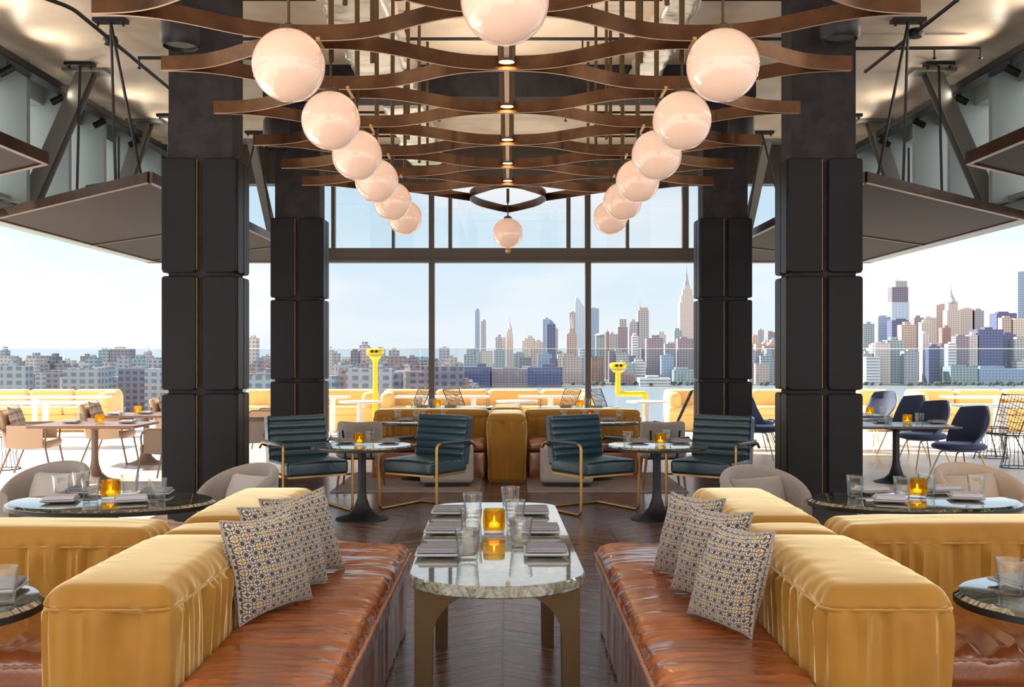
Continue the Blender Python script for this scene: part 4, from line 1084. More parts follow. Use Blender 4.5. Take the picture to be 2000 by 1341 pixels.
# ================================================================== NAVY SHELL CHAIRS (front faces -x)
def beetle():
    t = thing('velvet_shell_chair', '', 'chair')
    def back(u_, v):
        y = (u_-.5)*2; z = v
        w = .285*math.sin(PI*(.16+.66*v))**.5
        yy = y*w; zz = .44+.44*v*(1-.05*y*y)
        x = .17+.10*v+.035*math.sin(PI*v)-.24*(abs(y)**2)*(.9-.35*v)
        return (x, yy, zz)
    MB().grid(28, 22, back, lambda a, b: .012+.03*max(0, (1-(2*a-1)**2))**.5*max(.1, math.sin(PI*(.05+.9*b)))).build('backrest', M['navy'], t, smooth=70)
    def seat(u_, v):
        a = 2*PI*u_; r = v
        ex = .265 if math.cos(a) < 0 else .22
        x = math.cos(a)*ex*r-.03; y = math.sin(a)*.265*r
        return (x, y, .455+.02*r*r-.10*max(0, r-.75)*(1 if math.cos(a) < 0 else -.2))
    MB().lathe([(.001, .455), (.6, .462), (.88, .455), (.985, .435), (1.0, .415), (.93, .39), (.6, .365), (.001, .36)], (-.03, 0, 0), 40, .27, .27).build('seat', M['navy'], t, smooth=70)
    for sx in (-1, 1):
        for sy in (-1, 1):
            MB().tube(fillet([(-.02, sy*.05, .365), (-.02+sx*.13, sy*.13, .36), (-.02+sx*.235, sy*.21, 0)], .04, 4), .008, 8).build('leg', M['brass'], t)
    return t
be = beetle(); be.scale = (1.14, 1.14, 1.02); u = []
g = 'navy velvet shell chairs by the right column'
place(be, u, (5.30, 12.0, 0), R(12), 'navy velvet shell chair farthest right, front row', g)
place(be, u, (5.48, 13.5, 0), R(12), 'navy velvet shell chair second from the front, behind the rightmost one', g)
place(be, u, (5.85, 15.2, 0), R(12), 'navy velvet shell chair third back on the right', g)
place(be, u, (6.1, 17.0, 0), R(22), 'navy velvet shell chair farthest back on the right', g)
place(be, u, (3.78, 12.0, 0), R(180), 'navy velvet shell chair half hidden by the near right column, facing right', g)
place(be, u, (3.62, 14.9, 0), R(150), 'navy velvet shell chair in the gap between the right columns, nearer', g)
place(be, u, (3.85, 16.2, 0), R(150), 'navy velvet shell chair in the gap between the right columns, farther', g)
def rect_table(label, x, y, sx, sy, h, top='iron', group=None, rz=0, leg='iron'):
    t = thing('square_table', label, 'table', (x, y, 0), rz, group)
    MB().rbox((sx, sy, .03), .008, (2, 2, 1), 3, c=(0, 0, h-.015)).build('tabletop', M[top], t)
    pedestal(t, h-.03, .25, .04, leg)
    return t
M['dark_top'] = mat('dark_oak_top', (.06, .04, .035), .2, bump=(20, .1))
M['brown_top'] = mat('walnut_top', (.2, .1, .06), .25, bump=(20, .1))
rect_table('dark square dining table among the navy chairs, nearer', 4.55, 12.05, 1.2, .85, .68, 'dark_top')
rect_table('dark square dining table among the navy chairs, farther', 4.55, 14.1, 1.1, .8, .68, 'dark_top')
settings(.68, 'on the dark tables at right', [('g', 1735, 828, 'tumbler on the nearer dark table, left of its candle', 0), ('g', 1796, 826, 'tumbler on the nearer dark table, right of its candle', 0), ('g', 1725, 811, 'tumbler on the farther dark table', 0),
 ('p', 1722, 825, '# on the nearer dark table, left', 0), ('p', 1830, 826, '# on the nearer dark table, right', 0), ('c', 1772, 827, 'amber candle holder on the nearer dark table', 0), ('c', 1699, 811, 'amber candle holder on the farther dark table', 0)])

# ================================================================== TAN CHAIRS ON THE LEFT (front faces +x)
def tan_chair(fab, pil='plaid'):
    t = thing('metal_frame_armchair', '', 'armchair')
    for s in (-1, 1):
        y = s*.29
        MB().tube(fillet([(-.30, y, 0), (-.12, y, .46), (-.29, y, .62), (-.30, y*.93, .70)], .03, 4), .012, 8).build('rear_leg', M['umber'], t)
        MB().tube(fillet([(-.26, y, .58), (-.20, y, .635), (.20, y, .64), (.26, y, .56), (.24, y, .40), (.32, y, 0)], .06, 5), .012, 8).build('arm_frame', M['umber'], t)
        MB().grid(10, 6, lambda a, b: (-.20+.42*a, y-s*.0, .635-.27*b-.02*math.sin(PI*a)*b), .012).build('arm_panel', M[fab], t)
    MB().rbox((.56, .52, .10), .045, (8, 8, 2), 4, c=(.02, 0, .40)).build('seat_cushion', M[fab], t)
    b = MB().rbox((.07, .52, .46), .032, (2, 8, 8), 4); Mx = Matrix.Translation((-.26, 0, .60)) @ Matrix.Rotation(R(-14), 4, 'Y'); b.v = [tuple(Mx @ Vector(p)) for p in b.v]; b.build('backrest', M[fab], t)
    return t
tn = tan_chair('tan'); u = []
g = 'tan leather armchairs with metal frames'
TAN = [((-5.95, 12.75, 0), R(8), 'tan armchair with plaid cushion, nearest the left edge'), ((-5.55, 14.2, 0), R(5), 'tan armchair with plaid cushion, behind the nearest left one'), ((-5.1, 15.7, 0), R(0), 'tan armchair with plaid cushion, third back on the left'), ((-3.98, 14.1, 0), R(185), 'tan armchair at the left table, beside the near column'), ((-3.78, 16.0, 0), R(180), 'tan armchair half hidden behind the near left column')]
for loc, rz, lab in TAN: place(tn, u, loc, rz, lab, g)
for (loc, rz, lab), nm in zip(TAN[:3], ('nearest the left edge', 'second back on the left', 'third back on the left')):
    Mx = Matrix.Translation(loc) @ Matrix.Rotation(rz, 4, 'Z')
    cr = [Mx @ Vector(p) for p in ((-.10, -.21, .46), (-.10, .21, .46), (-.22, .21, .86), (-.22, -.21, .86))]
    cushion('plaid_cushion', 'brown plaid cushion in the tan armchair %s' % nm, cr, M['plaid'], .06, 'plaid cushions on the tan armchairs')
tn2 = tan_chair('umber'); tn2.location = (-3.98, 12.1, 0); tn2.rotation_euler.z = R(175); tn2['label'] = 'dark brown leather armchair facing left, just left of the near column'
tn3 = tan_chair('grey_fabric'); tn3.location = (-3.38, 13.6, 0); tn3.rotation_euler.z = R(190); tn3['label'] = 'grey armchair with dark frame in the gap between the left columns'
rect_table('brown square dining table among the tan armchairs, nearer', -4.92, 12.15, 1.24, .85, .68, 'brown_top', leg='umber')
rect_table('brown square dining table among the tan armchairs, farther', -5.0, 14.1, 1.1, .8, .68, 'brown_top', leg='umber')
settings(.68, 'on the brown tables at left', [('q', 140, 826, '# on the nearer brown table, left', 0), ('q', 249, 826, '# on the nearer brown table, right', 0), ('c', 195, 827, 'amber candle holder on the nearer brown table', 0),
 ('g', 155, 825, 'tumbler on the nearer brown table', 0), ('c', 269, 808, 'amber candle holder on the farther brown table', 0), ('q', 225, 810, '# on the farther brown table, left', 0), ('q', 285, 808, '# on the farther brown table, right', 0), ('g', 238, 812, 'tumbler on the farther brown table', 0)])

# ================================================================== TERRACE
def terrace_sofa(label, x0, x1, y=20.6, group='yellow sofas along the terrace edge', arms=(0, 0), n=None):
    L = x1-x0; n = n or max(1, round(L/.95)); t = thing('terrace_sofa', label, 'sofa', ((x0+x1)/2, y, 0), 0, group)
    w = L/n
    for i in range(n):
        cx = -L/2+w*(i+.5)
        def ds(p, nn): 
            q = p.copy()
            if nn.y < -.4: q.y -= .006*abs(math.sin(p.x*PI/.16))
            return q
        MB().rbox((w-.01, .26, .52), .09, (16, 2, 4), 4, ds, c=(cx, .1, .54)).build('backrest', M['outdoor_yellow'], t)
        MB().rbox((w-.01, .55, .16), .05, (8, 6, 1), 3, c=(cx, -.28, .40)).build('seat_cushion', M['outdoor_yellow'], t)
    MB().rbox((L-.02, .62, .32), .02, (4, 2, 2), 2, c=(0, -.2, .16)).build('base', M['outdoor_yellow'], t)
    for s, a in zip((-1, 1), arms):
        if a: MB().rbox((.26, .8, .60), .11, (2, 6, 4), 4, c=(s*(L/2-.13), -.12, .46)).build('armrest', M['outdoor_yellow'], t)
    return t
terrace_sofa('yellow terrace sofa at the far left with a square end', -10.6, Xp(234, 20.6), arms=(0, 1))
terrace_sofa('yellow terrace sofa seen between the left columns', Xp(478, 20.6), Xp(532, 20.6), n=1)
terrace_sofa('yellow terrace sofa left of the yellow viewer by the farther left column', Xp(628, 20.6), Xp(738, 20.6), arms=(0, 1))
terrace_sofa('long yellow terrace sofa behind the centre windows', Xp(748, 20.6), Xp(1157, 20.6), arms=(1, 1))
terrace_sofa('yellow terrace sofa with rounded end right of the right viewer', Xp(1298, 20.6), Xp(1385, 20.6), arms=(1, 0))
terrace_sofa('yellow terrace sofa seen between the right columns', Xp(1466, 20.6), Xp(1540, 20.6), n=1)
terrace_sofa('short yellow terrace sofa end just right of the near right column', Xp(1676, 20.6), Xp(1738, 20.6), arms=(0, 1), n=1)
terrace_sofa('long yellow terrace sofa at the far right with rounded end', Xp(1772, 20.6), 10.9, arms=(1, 0))
# white terrace tables
def wtable(label, x, y, sx, sy, h=.72, rnd=False, group='white terrace tables'):
    t = thing('terrace_table', label, 'table', (x, y, 0), 0, group)
    if rnd: MB().lathe([(.97, h-.03), (1, h-.02), (1, h-.004), (.98, h), (.001, h)], n=48, sx=sx, sy=sy).build('tabletop', M['white'], t)
    else: MB().rbox((2*sx, 2*sy, .035), .01, (2, 2, 1), 2, c=(0, 0, h-.018)).build('tabletop', M['white'], t)
    MB().lathe([(.24, 0), (.24, .01), (.06, .04), (.05, .1), (.05, h-.03)], n=24).build('pedestal', M['white'], t)
wtable('long white terrace table before the far left yellow sofa', -8.9, 19.2, 1.35, .28)
wtable('second long white terrace table at the left, nearer', -7.7, 17.0, .8, .35)
wtable('white terrace table before the sofa beside the farther left column', Xp(650, 19.2), 19.2, .3, .28)
wtable('round white terrace table left of the centre windows', Xp(703, 17.2), 17.2, .36, .36, rnd=True)
wtable('long white terrace table behind the left mullion', Xp(830, 19.4), 19.4, .55, .28)
wtable('long white terrace table between the mullions', Xp(925, 19.4), 19.4, .3, .28)
wtable('long white terrace table left of the right mullion', Xp(1075, 19.4), 19.4, .6, .28)
wtable('round white terrace table right of the right mullion', Xp(1263, 17.2), 17.2, .34, .34, rnd=True)
wtable('round white terrace table in the middle distance, centre', Xp(1010, 17.4), 17.4, .36, .36, rnd=True)
wtable('long white terrace table before the far right yellow sofa', Xp(1945, 19.2), 19.2, .95, .28)
wtable('white terrace table with wire chairs at the right edge', Xp(1960, 16.0), 16.0, .8, .35)
# wire lounge chairs (front faces -x)
def wire_chair():
    t = thing('wire_lounge_chair', '', 'chair')
    b = MB(); r = .006
    A = [Vector((-.30, -.24, .40)), Vector((-.30, .24, .40)), Vector((.08, .22, .34)), Vector((.34, .26, .92)), Vector((.34, -.26, .92)), Vector((.08, -.22, .34))]
    b.tube(A, .009, 6, closed=True)
    for k in range(1, 9):
        f = k/9
        b.tube([A[0].lerp(A[1], f), A[5].lerp(A[2], f), A[4].lerp(A[3], f)], r*.7, 5)
    for k in range(1, 6):
        f = k/6; b.tube([A[5].lerp(A[4], f), A[2].lerp(A[3], f)], r*.7, 5); b.tube([A[0].lerp(A[5], f), A[1].lerp(A[2], f)], r*.7, 5)
    for k in range(0, 8):
        f = k/8; b.tube([A[5].lerp(A[4], f), A[2].lerp(A[3], min(1, f+.25))], r*.6, 5)
    b.build('wire_shell', M['iron'], t, smooth=0)
    for s in (-1, 1):
        MB().tube([(-.12, s*.2, .37), (-.26, s*.25, 0)], .009, 6).build('leg', M['iron'], t)
        MB().tube([(.04, s*.2, .36), (.22, s*.25, 0)], .009, 6).build('leg', M['iron'], t)
    return t
wc = wire_chair(); u = []
g = 'black wire lounge chairs on the terrace'
for px, d, rz, lab in ((792, 17.0, 28, 'black wire chair left of the left mullion, leaning right'), (915, 17.0, 152, 'black wire chair right of the left mullion, leaning left'),
     (1085, 17.0, 28, 'black wire chair left of the right mullion, leaning right'), (1198, 17.0, 152, 'black wire chair right of the right mullion, leaning left'),
     (1310, 16.6, -15, 'whole black wire chair before the farther right column'), (512, 16.8, 20, 'black wire chair in the gap between the left columns'),
     (1478, 17.2, 180, 'black wire chair in the gap between the right columns'), (1955, 14.6, 25, 'black wire chair at the right edge beside the navy chair')):
    place(wc, u, (Xp(px, d), d, 0), R(rz), lab, g)
def wire_stool(x, y, lab, u_=[]):
    if not u_:
        t = thing('wire_stool', '', 'stool'); u_.append(t); first = True
        for k in range(10):
            a = 2*PI*k/10; MB().tube([(.2*math.cos(a), .2*math.sin(a), .44), (.15*math.cos(a), .15*math.sin(a), .2), (.2*math.cos(a), .2*math.sin(a), 0)], .005, 5).build('wire', M['iron'], t)
        MB().tube([(.2*math.cos(2*PI*k/24), .2*math.sin(2*PI*k/24), .44) for k in range(24)], .007, 6, closed=True).build('ring', M['iron'], t); MB().tube([(.2*math.cos(2*PI*k/24), .2*math.sin(2*PI*k/24), .005) for k in range(24)], .007, 6, closed=True).build('ring', M['iron'], t)
        t.location = (x, y, 0); t['label'] = lab; t['group'] = 'wire stools on the terrace'; return t
    return dup(u_[0], (x, y, 0), 0, lab)
wire_stool(Xp(1985, 13.6), 13.6, 'black wire stool at the right edge, left of the wire chair')
wire_stool(Xp(8, 13.4), 13.4, 'black wire stool at the very left edge')
wire_stool(Xp(1940, 14.9), 14.9, 'black wire stool behind the rightmost navy chair')
# tower viewers
def viewer():
    t = thing('tower_viewer', '', 'binoculars')
    MB().lathe([(.14, 0), (.14, .02), (.05, .05), (.045, 1.38), (.07, 1.44), (.09, 1.47)], n=28).build('post', M['bright_yellow'], t)
    def hd(p, n):
        q = p.copy(); q.x *= 1+.35*(p.z/.11) if p.z > -.11 else .7; return q
    b = MB().rbox((.30, .30, .20), .09, (4, 4, 4), 5, hd, c=(0, 0, 1.555)); b.build('head', M['bright_yellow'], t)
    for s in (-1, 1):
        MB().tube([(s*.042, -.13, 1.60), (s*.042, -.175, 1.60)], .027, 14).build('eyepiece', M['iron'], t)
    b = MB(); b.grid(14, 2, lambda a, c: (.17*(2*a-1), -.158+.05*(2*a-1)**2, 1.50+.03*(2*a-1)**2+.022*c), .01); b.build('front_plate', M['plate'], t)
    return t
v0 = viewer(); v0.location = (Xp(733, 19.4), 19.4, -.04); v0['label'] = 'yellow coin viewer on a straight post, left of the windows'; v0['group'] = 'yellow coin viewers on the terrace'
t = dup(v0, (Xp(1207, 19.8), 19.8, -.31), 0, 'yellow coin viewer on a cranked post, right of the right mullion')
for c in list(t.children):
    if c.name.startswith('post'): bpy.data.objects.remove(c)
Y_ = 0
MB().tube(fillet([(0, 0, 1.45), (0, 0, 1.05), (.53, 0, 1.05), (.53, 0, .31)], .04, 5), .05, 16).build('post', M['bright_yellow'], t)
# glass balustrade
x0, x1 = -11.7, 11.7; D0 = 22.4
t = thing('glass_balustrade', 'clear glass balustrade along the terrace edge with a thin top rail', 'balustrade', (0, D0, 0))
k = 0; w = 1.95; zt = Zp(681, D0)
while x0+w*k < x1:
    MB().box((x0+w*(k+.5), 0, zt/2), (w-.02, .02, zt)).build('glass_panel', M['balustrade'], t, smooth=0); k += 1
M['rail'] = mat('pale_rail', (.6, .62, .63), .3, .5)
MB().box((0, 0, zt+.006), (x1-x0, .03, .012)).build('top_rail', M['rail'], t, smooth=0)
for s, nm in ((-1, 'left'), (1, 'right')):
    t = thing('glass_balustrade', 'clear glass balustrade panels along the %s side of the terrace' % nm, 'balustrade', (s*11.75, 0, 0))
    for k in range(10): MB().box((0, 3.4+1.95*k, zt/2), (.02, 1.93, zt)).build('glass_panel', M['balustrade'], t, smooth=0)
    MB().box((0, 12.2, zt+.006), (.03, 19.5, .012)).build('top_rail', M['rail'], t, smooth=0)

# ================================================================== CITY
GZ = -80.0; rng = random.Random(5)
mb = MB().prism([(-9000, 60), (150, 60), (-150, 2760), (-9000, 2760)], GZ-3, GZ); o = struct('city_land', mb, M['ground'], smooth=0)
mb = MB().prism([(-9000, 2760), (9000, 2760), (9000, 16000), (-9000, 16000)], GZ-3, GZ+1); o = struct('far_shore', mb, M['ground'], smooth=0)
mb = MB().prism([(150, 60), (9000, 60), (9000, 2760), (-150, 2760)], GZ-3, GZ-1); o = struct('river', mb, M['water'], smooth=0)
def tower(label, a, b, ytop, fac, d=3300, depth=None, steps=(), top=None, group=None, cat='building', name='tower'):
    """a,b pixel edges, ytop roof line, d metres away; steps (a,b,y) upper stages; top ('pyr'|'spire', a, b, y, mat)"""
    x0, x1 = Xp(a, d), Xp(b, d); zt = Zp(ytop, d); w = x1-x0; dp = depth or max(w*.8, 25)
    cx = (x0+x1)/2
    t = thing(name, label, cat, (cx, d+dp/2, GZ), 0, group)
    MB().box((0, 0, (zt-GZ)/2), (w, dp, zt-GZ)).build('shaft', FC[fac], t, smooth=0)
    zb_ = zt
    for st_ in steps:
        sa, sb, sy = st_[:3]; f = st_[3] if len(st_) > 3 else fac
        u0, u1 = Xp(sa, d), Xp(sb, d); z1 = Zp(sy, d); ww = u1-u0
        MB().box(((u0+u1)/2-cx, 0, (zb_+z1)/2-GZ), (ww, min(dp*.8, ww), z1-zb_)).build('upper_stage', FC[f], t, smooth=0); zb_ = z1
    if not top and not steps:
        hh = rng.uniform(3, 9); ww = w*rng.uniform(.3, .6); MB().box((w*rng.uniform(-.15, .15), 0, zt-GZ+hh/2), (ww, dp*.5, hh)).build('roof_house', FC[fac], t, smooth=0)
    if top:
        kind, sa, sb, sy, f = top; u0, u1 = Xp(sa, d), Xp(sb, d); z1 = Zp(sy, d); r = (u1-u0)/2*1.414; c = ((u0+u1)/2-cx, 0, zb_-GZ)
        h = z1-zb_
        b_ = MB()
        if kind == 'pyr': b_.lathe([(r, 0), (r*.02+.3, h)], c, 4, M=None)
        elif kind == 'spire': b_.lathe([(r, 0), (r*.72, h*.14), (r*.45, h*.32), (r*.22, h*.5), (r*.06+.4, h*.66), (.5, h)], c, 8)
        elif kind == 'dome': b_.lathe([(r, 0), (r*.9, h*.4), (r*.5, h*.8), (.3, h)], c, 12)
        elif kind == 'slant': 
            ww = u1-u0; b_.add([(c[0]-ww/2, -dp/2, c[2]), (c[0]+ww/2, -dp/2, c[2]), (c[0]+ww/2, dp/2, c[2]), (c[0]-ww/2, dp/2, c[2]), (c[0]-ww/2+ww*.1, -dp/2, c[2]+h), (c[0]-ww/2+ww*.1, dp/2, c[2]+h), (c[0]-ww*.1, -dp/2, c[2]+h*.8), (c[0]-ww*.1, dp/2, c[2]+h*.8)], [(0, 1, 6, 4), (3, 5, 7, 2), (0, 4, 5, 3), (4, 6, 7, 5), (1, 2, 7, 6), (0, 3, 2, 1)])
        if kind in ('pyr',): 
            ang = PI/4; b_.v = [(c[0]+(x-c[0])*math.cos(ang)-y*math.sin(ang), (x-c[0])*math.sin(ang)+y*math.cos(ang), z) for x, y, z in b_.v]
        b_.build('roof', FC[f], t, smooth=0 if kind in ('pyr', 'slant') else 40)
    return t
T = tower
T('slender pale blue glass tower standing alone, left of the centre skyline', 928, 936.5, 606, 'glass', 3800, steps=((930, 935, 602),))
T('slender grey tower just right of the slender blue one', 939.5, 949, 627, 'grey', 3700)
T('cream clock tower with pointed roof, left of centre skyline', 989, 1002, 655, 'cream', 3500, steps=((990, 1001, 648), (991.5, 1000, 643)), top=('spire', 992, 999.5, 618, 'cream'))
T('dark grey block left of the cream clock tower', 968, 979.5, 658, 'grey', 3400)
T('cream block tight against the clock tower', 979, 987.5, 659, 'cream', 3450)
T('stepped cream block right of the clock tower', 1020, 1048, 665, 'cream', 3400, steps=((1024, 1045, 660), (1030, 1040, 655)))
T('cream low block right of the stepped cream one', 1048, 1060, 667, 'cream', 3400)
T('blue glass tower behind the dark pointed one, left of centre right', 1060, 1076, 623, 'glass', 4000)
T('dark violet tower with chamfered top near the centre skyline', 1068, 1085, 633, 'navy', 3300, top=('pyr', 1069, 1084, 624, 'navy'))
T('grey low tower right of the dark violet one', 1084, 1090, 641, 'grey', 3600)
T('pale tan tower with golden pyramid roof, left of the slanted glass tower', 1106.5, 1127, 652, 'tan', 3400, steps=((1109, 1125, 650), (1112, 1122, 641)), top=('pyr', 1112, 1122, 612, 'cream'))
T('grey slab behind the gold pyramid tower', 1112, 1124, 610, 'grey', 4200)
T('tall pale blue glass tower with slanted top beside the right mullion', 1123, 1142, 600, 'paleglass', 4400, top=('slant', 1123, 1142, 580, 'paleglass'))
T('blue glass slab just right of the right mullion', 1153, 1170, 602, 'glass', 4400)
T('grey domed block right of the blue glass slab', 1164, 1182, 655, 'teal', 3500, top=('dome', 1165, 1181, 650, 'teal'))
T('brown brick tower with small spire right of centre', 1183, 1190, 648, 'brick', 3300, top=('spire', 1184, 1189, 641, 'brick'))
T('grey block right of the small brown spire', 1190, 1207, 652, 'grey', 3500)
T('mauve tower with lighter upper part, between viewer and tall tan tower', 1207, 1226, 638, 'mauve', 3500, steps=((1210, 1224, 623, 'grey'),))
T('grey office block right of the mauve tower', 1231, 1247, 628, 'grey', 3500)
T('white low slab in front of the grey office block', 1235, 1247, 656, 'white', 3200)
T('tall pale tower under construction with tan crown', 1246, 1267.6, 606, 'grey', 3500, steps=((1249, 1266, 600, 'tan'),), top=('spire', 1250, 1252, 588, 'grey'))
T('dark brick apartment slab left of the tallest spire', 1263, 1296, 660, 'mauve', 2900)
T('cream tower with stepped top behind the dark slab', 1283, 1301, 653, 'cream', 3700, steps=((1287, 1297, 647),))
T('grey flat block right of the dark slab', 1299, 1322, 671, 'grey', 3000)
T('pale green glass block left of the tallest spire', 1317, 1332, 645, 'teal', 3700)
T('tallest stone skyscraper with long mast, beside the farther right column', 1328, 1358, 590, 'cream', 4000, steps=((1331, 1355, 576), (1334, 1352, 564), (1338, 1349, 556)), top=('spire', 1339, 1347, 511, 'grey'))
T('dark striped apartment tower before the tallest skyscraper', 1324, 1357, 661, 'mauve', 2900)
T('dark grey cluster left of centre near the left mullion', 857, 877, 679, 'grey', 2600)
for a, b, y, f, d, lab in ((965, 987, 683, 'teal', 3000, 'green-grey block below the dark grey one'), (1003, 1025, 690, 'teal', 3050, 'low green-grey block below the cream stepped one'), (1050, 1078, 691, 'glass', 2900, 'low blue block below the dark violet tower'),
     (1073, 1098, 702, 'navy', 2850, 'low navy block right of the low blue one'), (1098, 1133, 696, 'tan', 2800, 'beige apartment slab below the gold pyramid'), (1133, 1142, 700, 'grey', 2800, 'grey slab touching the right mullion'), (1155, 1180, 697, 'brick', 2850, 'brownish slab right of the right mullion'), (1190, 1222, 686, 'grey', 3100, 'stone building behind the right viewer'),
     (1222, 1250, 700, 'mauve', 3000, 'mauve block right of the right viewer'), (1236, 1262, 706, 'white', 2850, 'white banded block right of the viewer'), (1292, 1316, 693, 'glass', 2850, 'blue block between the dark slabs'), (906, 960, 716, 'navy', 2600, 'long dark row building left of centre'), (958, 1030, 720, 'mauve', 2600, 'long mauve row building at centre'), (1030, 1098, 717, 'navy', 2600, 'long dark row building right of centre'),
     (1250, 1310, 738, 'white', 2650, 'low white pier building at the shore'), (1206, 1240, 728, 'brick', 2750, 'low brick building behind the yellow viewer post'), (1316, 1358, 722, 'teal', 2800, 'low green-grey block at the foot of the striped tower'),
     (1470, 1482, 655, 'tan', 3300, 'tan tower in the gap between the right columns, left'), (1480, 1492, 644, 'grey', 3500, 'grey tower in the gap between the right columns, middle'), (1491, 1504, 668, 'cream', 3200, 'cream tower in the gap between the right columns, right'), (1500, 1515, 648, 'mauve', 3400, 'mauve tower tight against the near right column'), (1490, 1512, 700, 'glass', 2900, 'low blue block in the gap between the right columns'), (1470, 1492, 690, 'mauve', 2900, 'low mauve block in the gap between the right columns'),
     (1686, 1711, 632, 'teal', 3600, 'green-grey tower just right of the near right column'), (1715, 1740, 618, 'glass', 3300, 'blue-grey flat slab right of the near right column'), (1742, 1775, 625, 'navy', 3200, 'dark blue slab below the tower under construction'), (1761, 1789, 634, 'tan', 3000, 'tan tower left of the pink slab'), (1786, 1805, 620, 'mauve', 3400, 'mauve tower behind the tan ones'),
     (1802, 1816, 650, 'cream', 2900, 'narrow yellow-tan tower right of centre of the right window'), (1800, 1820, 629, 'cream', 3300, 'cream tower with jagged top in the right window'), (1807, 1829, 620, 'cream', 3700, 'pale pink slab left of the wide office tower'), (1829, 1855, 595, 'tan', 3900, 'wide pale office tower left of the needle tower'),
     (1875, 1903, 603, 'cream', 3800, 'cream tower right of the needle tower'), (1900, 1922, 606, 'grey', 3800, 'grey half of the paired cream towers'), (1947, 1986, 611, 'navy', 3400, 'dark violet slab near the right edge'), (1957, 1978, 620, 'tan', 3200, 'tan slab in front of the dark violet one'), (1976, 2010, 624, 'cream', 3200, 'cream slab at the right edge'),
     (1910, 1960, 643, 'navy', 2900, 'broad dark blue glass slab in the right window'), (1867, 1893, 656, 'mauve', 2850, 'brown striped slab left of the broad blue one'), (1893, 1912, 654, 'cream', 2900, 'striped pale tower left of the broad blue slab'), (1852, 1868, 671, 'white', 2800, 'white narrow slab below the needle tower'), (1840, 1857, 640, 'brick', 3100, 'red brick tower in the right window'),
     (1705, 1735, 672, 'teal', 2800, 'stepped grey-green tower at the right shore, left'), (1733, 1766, 664, 'teal', 2850, 'stepped grey-green tower at the right shore, right'), (1766, 1793, 685, 'grey', 2780, 'grey apartment block at the right shore'), (1814, 1836, 676, 'navy', 2850, 'dark teal block at the right shore'), (1836, 1853, 684, 'teal', 2850, 'green block at the right shore'),
     (1958, 1985, 653, 'navy', 3000, 'dark block right of the broad blue slab'), (1980, 2012, 662, 'grey', 2900, 'grey block at the right edge near the shore'), (1686, 1708, 690, 'grey', 2800, 'grey block at the foot of the near right column'), (1857, 1910, 716, 'teal', 2780, 'low green shore building in the right window'), (1912, 2010, 720, 'glass', 2780, 'low glass shore building at the right edge'),
     (192, 214, 684, 'teal', 2200, 'blue-green half of the large block above the left sofa'), (213, 253, 681, 'mauve', 2200, 'brown half of the large block above the left sofa'), (79, 97, 709, 'mauve', 1700, 'left wing of the dark apartment pair'), (96, 109, 696, 'dark', 1710, 'dark lift tower of the apartment pair'), (108, 125, 709, 'mauve', 1700, 'right wing of the dark apartment pair'), (127, 170, 719, 'dark', 1650, 'dark slab right of the apartment pair'),
     (137, 150, 714, 'dark', 1660, 'dark roof block on the slab right of the pair'), (39, 53, 730, 'brick', 1500, 'small brown tower at far left'), (52, 79, 694, 'grey', 2300, 'pale ragged tower at far left'), (222, 256, 708, 'teal', 2000, 'wide pale green block left of the near column'), (255, 287, 700, 'teal', 2100, 'low wide green-grey block left of the near column'), (288, 316, 702, 'grey', 1900, 'grey block against the near left column'),
     (0, 10, 684, 'grey', 2400, 'grey block at the very left edge'), (486, 500, 660, 'cream', 1800, 'pale water-tower building between the left columns'), (500, 512, 702, 'grey', 1900, 'grey block between the left columns'), (510, 530, 712, 'brick', 1700, 'brick block between the left columns'),
     (646, 662, 690, 'grey', 2400, 'grey tower beside the farther left column'), (685, 700, 685, 'dark', 2300, 'dark block left of the yellow viewer'), (702, 720, 674, 'grey', 2500, 'grey tower behind the left viewer head'), (707, 727, 682, 'tan', 2300, 'tan tower behind the left viewer post'), (727, 750, 682, 'grey', 2400, 'stone block right of the left viewer'), (759, 778, 684, 'grey', 2450, 'grey temple-roofed block right of the left viewer'),
     (711, 840, 724, 'navy', 1900, 'long dark row building behind the left viewer'), (640, 712, 728, 'mauve', 1800, 'long mauve row building beside the farther left column')):
    T(lab[0].upper()*0+lab+', in the distance', a, b, y, f, d, name='building')
T('tower under construction with open scaffold top, right window', 1742, 1776, 590, 'paleglass', 3600, steps=((1743, 1775, 560, 'dark'), (1750, 1773, 548, 'grey')), top=('spire', 1757, 1760, 541, 'grey'))
T('needle-topped art deco tower in the right window', 1850, 1875, 605, 'cream', 3700, steps=((1853, 1872, 590),), top=('spire', 1854, 1870, 557, 'grey'))
T('tall glass tower cut by the right edge of the photo', 1988, 2012, 531, 'glass', 3600)
T('white church-like spire left of the near left column', 281, 290, 686, 'cream', 2300, top=('spire', 282, 289, 675, 'cream'))
T('pointed pale tower right of the farther left column', 640, 649, 684, 'cream', 2300, top=('pyr', 641, 648, 675, 'cream'))
# generic blocks, each one a thing; the small rest is one object
rng = random.Random(5)
keys = ['grey', 'brick', 'mauve', 'tan', 'cream', 'dark', 'grey', 'teal']
protos = {}
def generic(px, d, w, h, dp, f, label, group, rz=0):
    if f not in protos:
        o = MB().box((0, 0, .5), (1, 1, 1)).build('city_block', FC[f], smooth=0); protos[f] = o; tag(o, label, 'building', group)
    else:
        o = protos[f].copy(); COL.objects.link(o); o['label'] = label; o['group'] = group
    return o
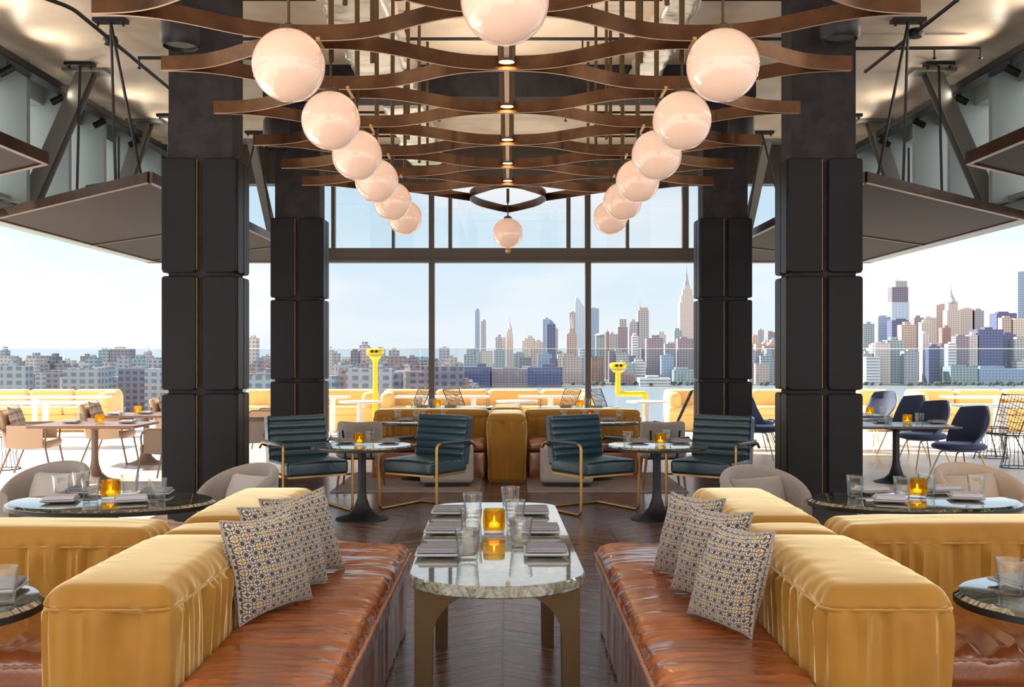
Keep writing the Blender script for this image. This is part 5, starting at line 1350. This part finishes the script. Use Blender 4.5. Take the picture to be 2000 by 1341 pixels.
# meshes in metres so that the facades keep their window size
CN = {'grey': 'grey', 'brick': 'red-brown', 'mauve': 'mauve', 'tan': 'tan', 'cream': 'cream', 'dark': 'dark', 'teal': 'green-grey', 'glass': 'blue glass', 'white': 'white banded', 'navy': 'navy'}
def zone(px):
    for lim, z in ((110, 'at the far left edge'), (215, 'left of the square-ended yellow sofa end'), (330, 'just left of the near left column'), (560, 'between the left columns'), (735, 'beside the left yellow viewer'), (850, 'between the left viewer and the left mullion'), (1000, 'right of the left mullion'), (1150, 'left of the right mullion'), (1260, 'right of the right mullion'), (1460, 'around the tallest skyscraper'), (1600, 'between the right columns'), (1780, 'just right of the near right column'), (1880, 'below the needle-topped tower')):
        if px < lim: return z
    return 'near the right edge'
def gblock(px, d, w, h, dp, f, label, group):
    label = '%s mid-rise block %s, %s' % (CN[f], 'on the left shore' if 'left' in group else 'across the river', zone(px))
    b = MB(); b.box((0, 0, h/2), (w, dp, h))
    if rng.random() < .6: b.box((w*rng.uniform(-.2, .2), 0, h+2.5), (w*.3, dp*.3, 5))
    o = b.build('city_block', FC[f], loc=(Xp(px, d), d+dp/2, GZ), smooth=0); tag(o, label, 'building', group)
for i in range(150):
    px = rng.choice([rng.uniform(-40, 320), rng.uniform(-40, 320), rng.uniform(480, 530), rng.uniform(636, 906), rng.uniform(636, 906)]); d = rng.uniform(900, 3000)
    ylow = rng.uniform(694, 712) if d > 1700 else rng.uniform(712, 740); h = Zp(ylow, d)-GZ
    if h < 6: h = rng.uniform(8, 16)
    gblock(px, d, rng.uniform(14, 42), min(h, 85), rng.uniform(15, 30), rng.choice(keys), 'mid-rise block in the hazy city on the left shore', 'city blocks on the left shore')
for i in range(210):
    px = rng.choice([rng.uniform(880, 1360), rng.uniform(1466, 1516), rng.uniform(1680, 2020)]); d = rng.uniform(2750, 4200)
    lo = 660 if px > 1300 else 676; y = rng.uniform(lo, 722); h = Zp(y, d)-GZ
    gblock(px, d, rng.uniform(14, 44), h, 30, rng.choice(keys+['glass', 'white']), 'mid-rise block among the towers across the river', 'city blocks across the river')
b = MB()
for i in range(2300):
    d = 420+2600*rng.random()**.7; px = rng.uniform(-80, 930)
    b.box((Xp(px, d), d, GZ+rng.uniform(4, 9)), (rng.uniform(7, 20), rng.uniform(8, 16), rng.uniform(8, 30)))
o = b.build('rooftops', FC['grey'], smooth=0); tag(o, 'countless low grey rooftops of the left shore', 'rooftops', kind='stuff')
b = MB()
for i in range(1000):
    d = 420+2600*rng.random()**.7; px = rng.uniform(-80, 930)
    b.box((Xp(px, d), d, GZ+rng.uniform(4, 9)), (rng.uniform(7, 20), rng.uniform(8, 16), rng.uniform(8, 30)))
o = b.build('rooftops', FC['brick'], smooth=0); tag(o, 'countless low brick rooftops of the left shore', 'rooftops', kind='stuff')
b = MB()
for i in range(420):
    if rng.random() < .6: d = rng.uniform(500, 2600); px = rng.uniform(-60, 900)
    else: d = rng.uniform(2620, 2720); px = rng.uniform(880, 2010)
    r = rng.uniform(4, 8); c = (Xp(px, d), d, GZ+r*.5); b.lathe([(.01, -r*.4), (r*.8, 0), (r, r*.5), (r*.6, r), (.01, r*1.2)], c, 7)
o = b.build('trees', M['foliage'], smooth=60); tag(o, 'scattered trees between the buildings and along the far shore', 'trees', kind='stuff')
for px, py, lab in ((1833, 746, 'white ferry on the river in the right window'), (1968, 749, 'small white motorboat on the river near the right edge')):
    d = Dp(py+1, GZ); L = 42 if px < 1900 else 24
    t = thing('ferry', lab, 'boat', (Xp(px, d), d, GZ+.2))
    MB().prism([(-L/2, -4), (L*.35, -4), (L/2, 0), (L*.35, 4), (-L/2, 4)], 0, 4).build('hull', M['white'], t, smooth=0)
    MB().box((-2, 0, 6), (L*.6, 6, 4)).box((-4, 0, 9), (L*.3, 5, 2)).build('cabin', M['white'], t, smooth=0)
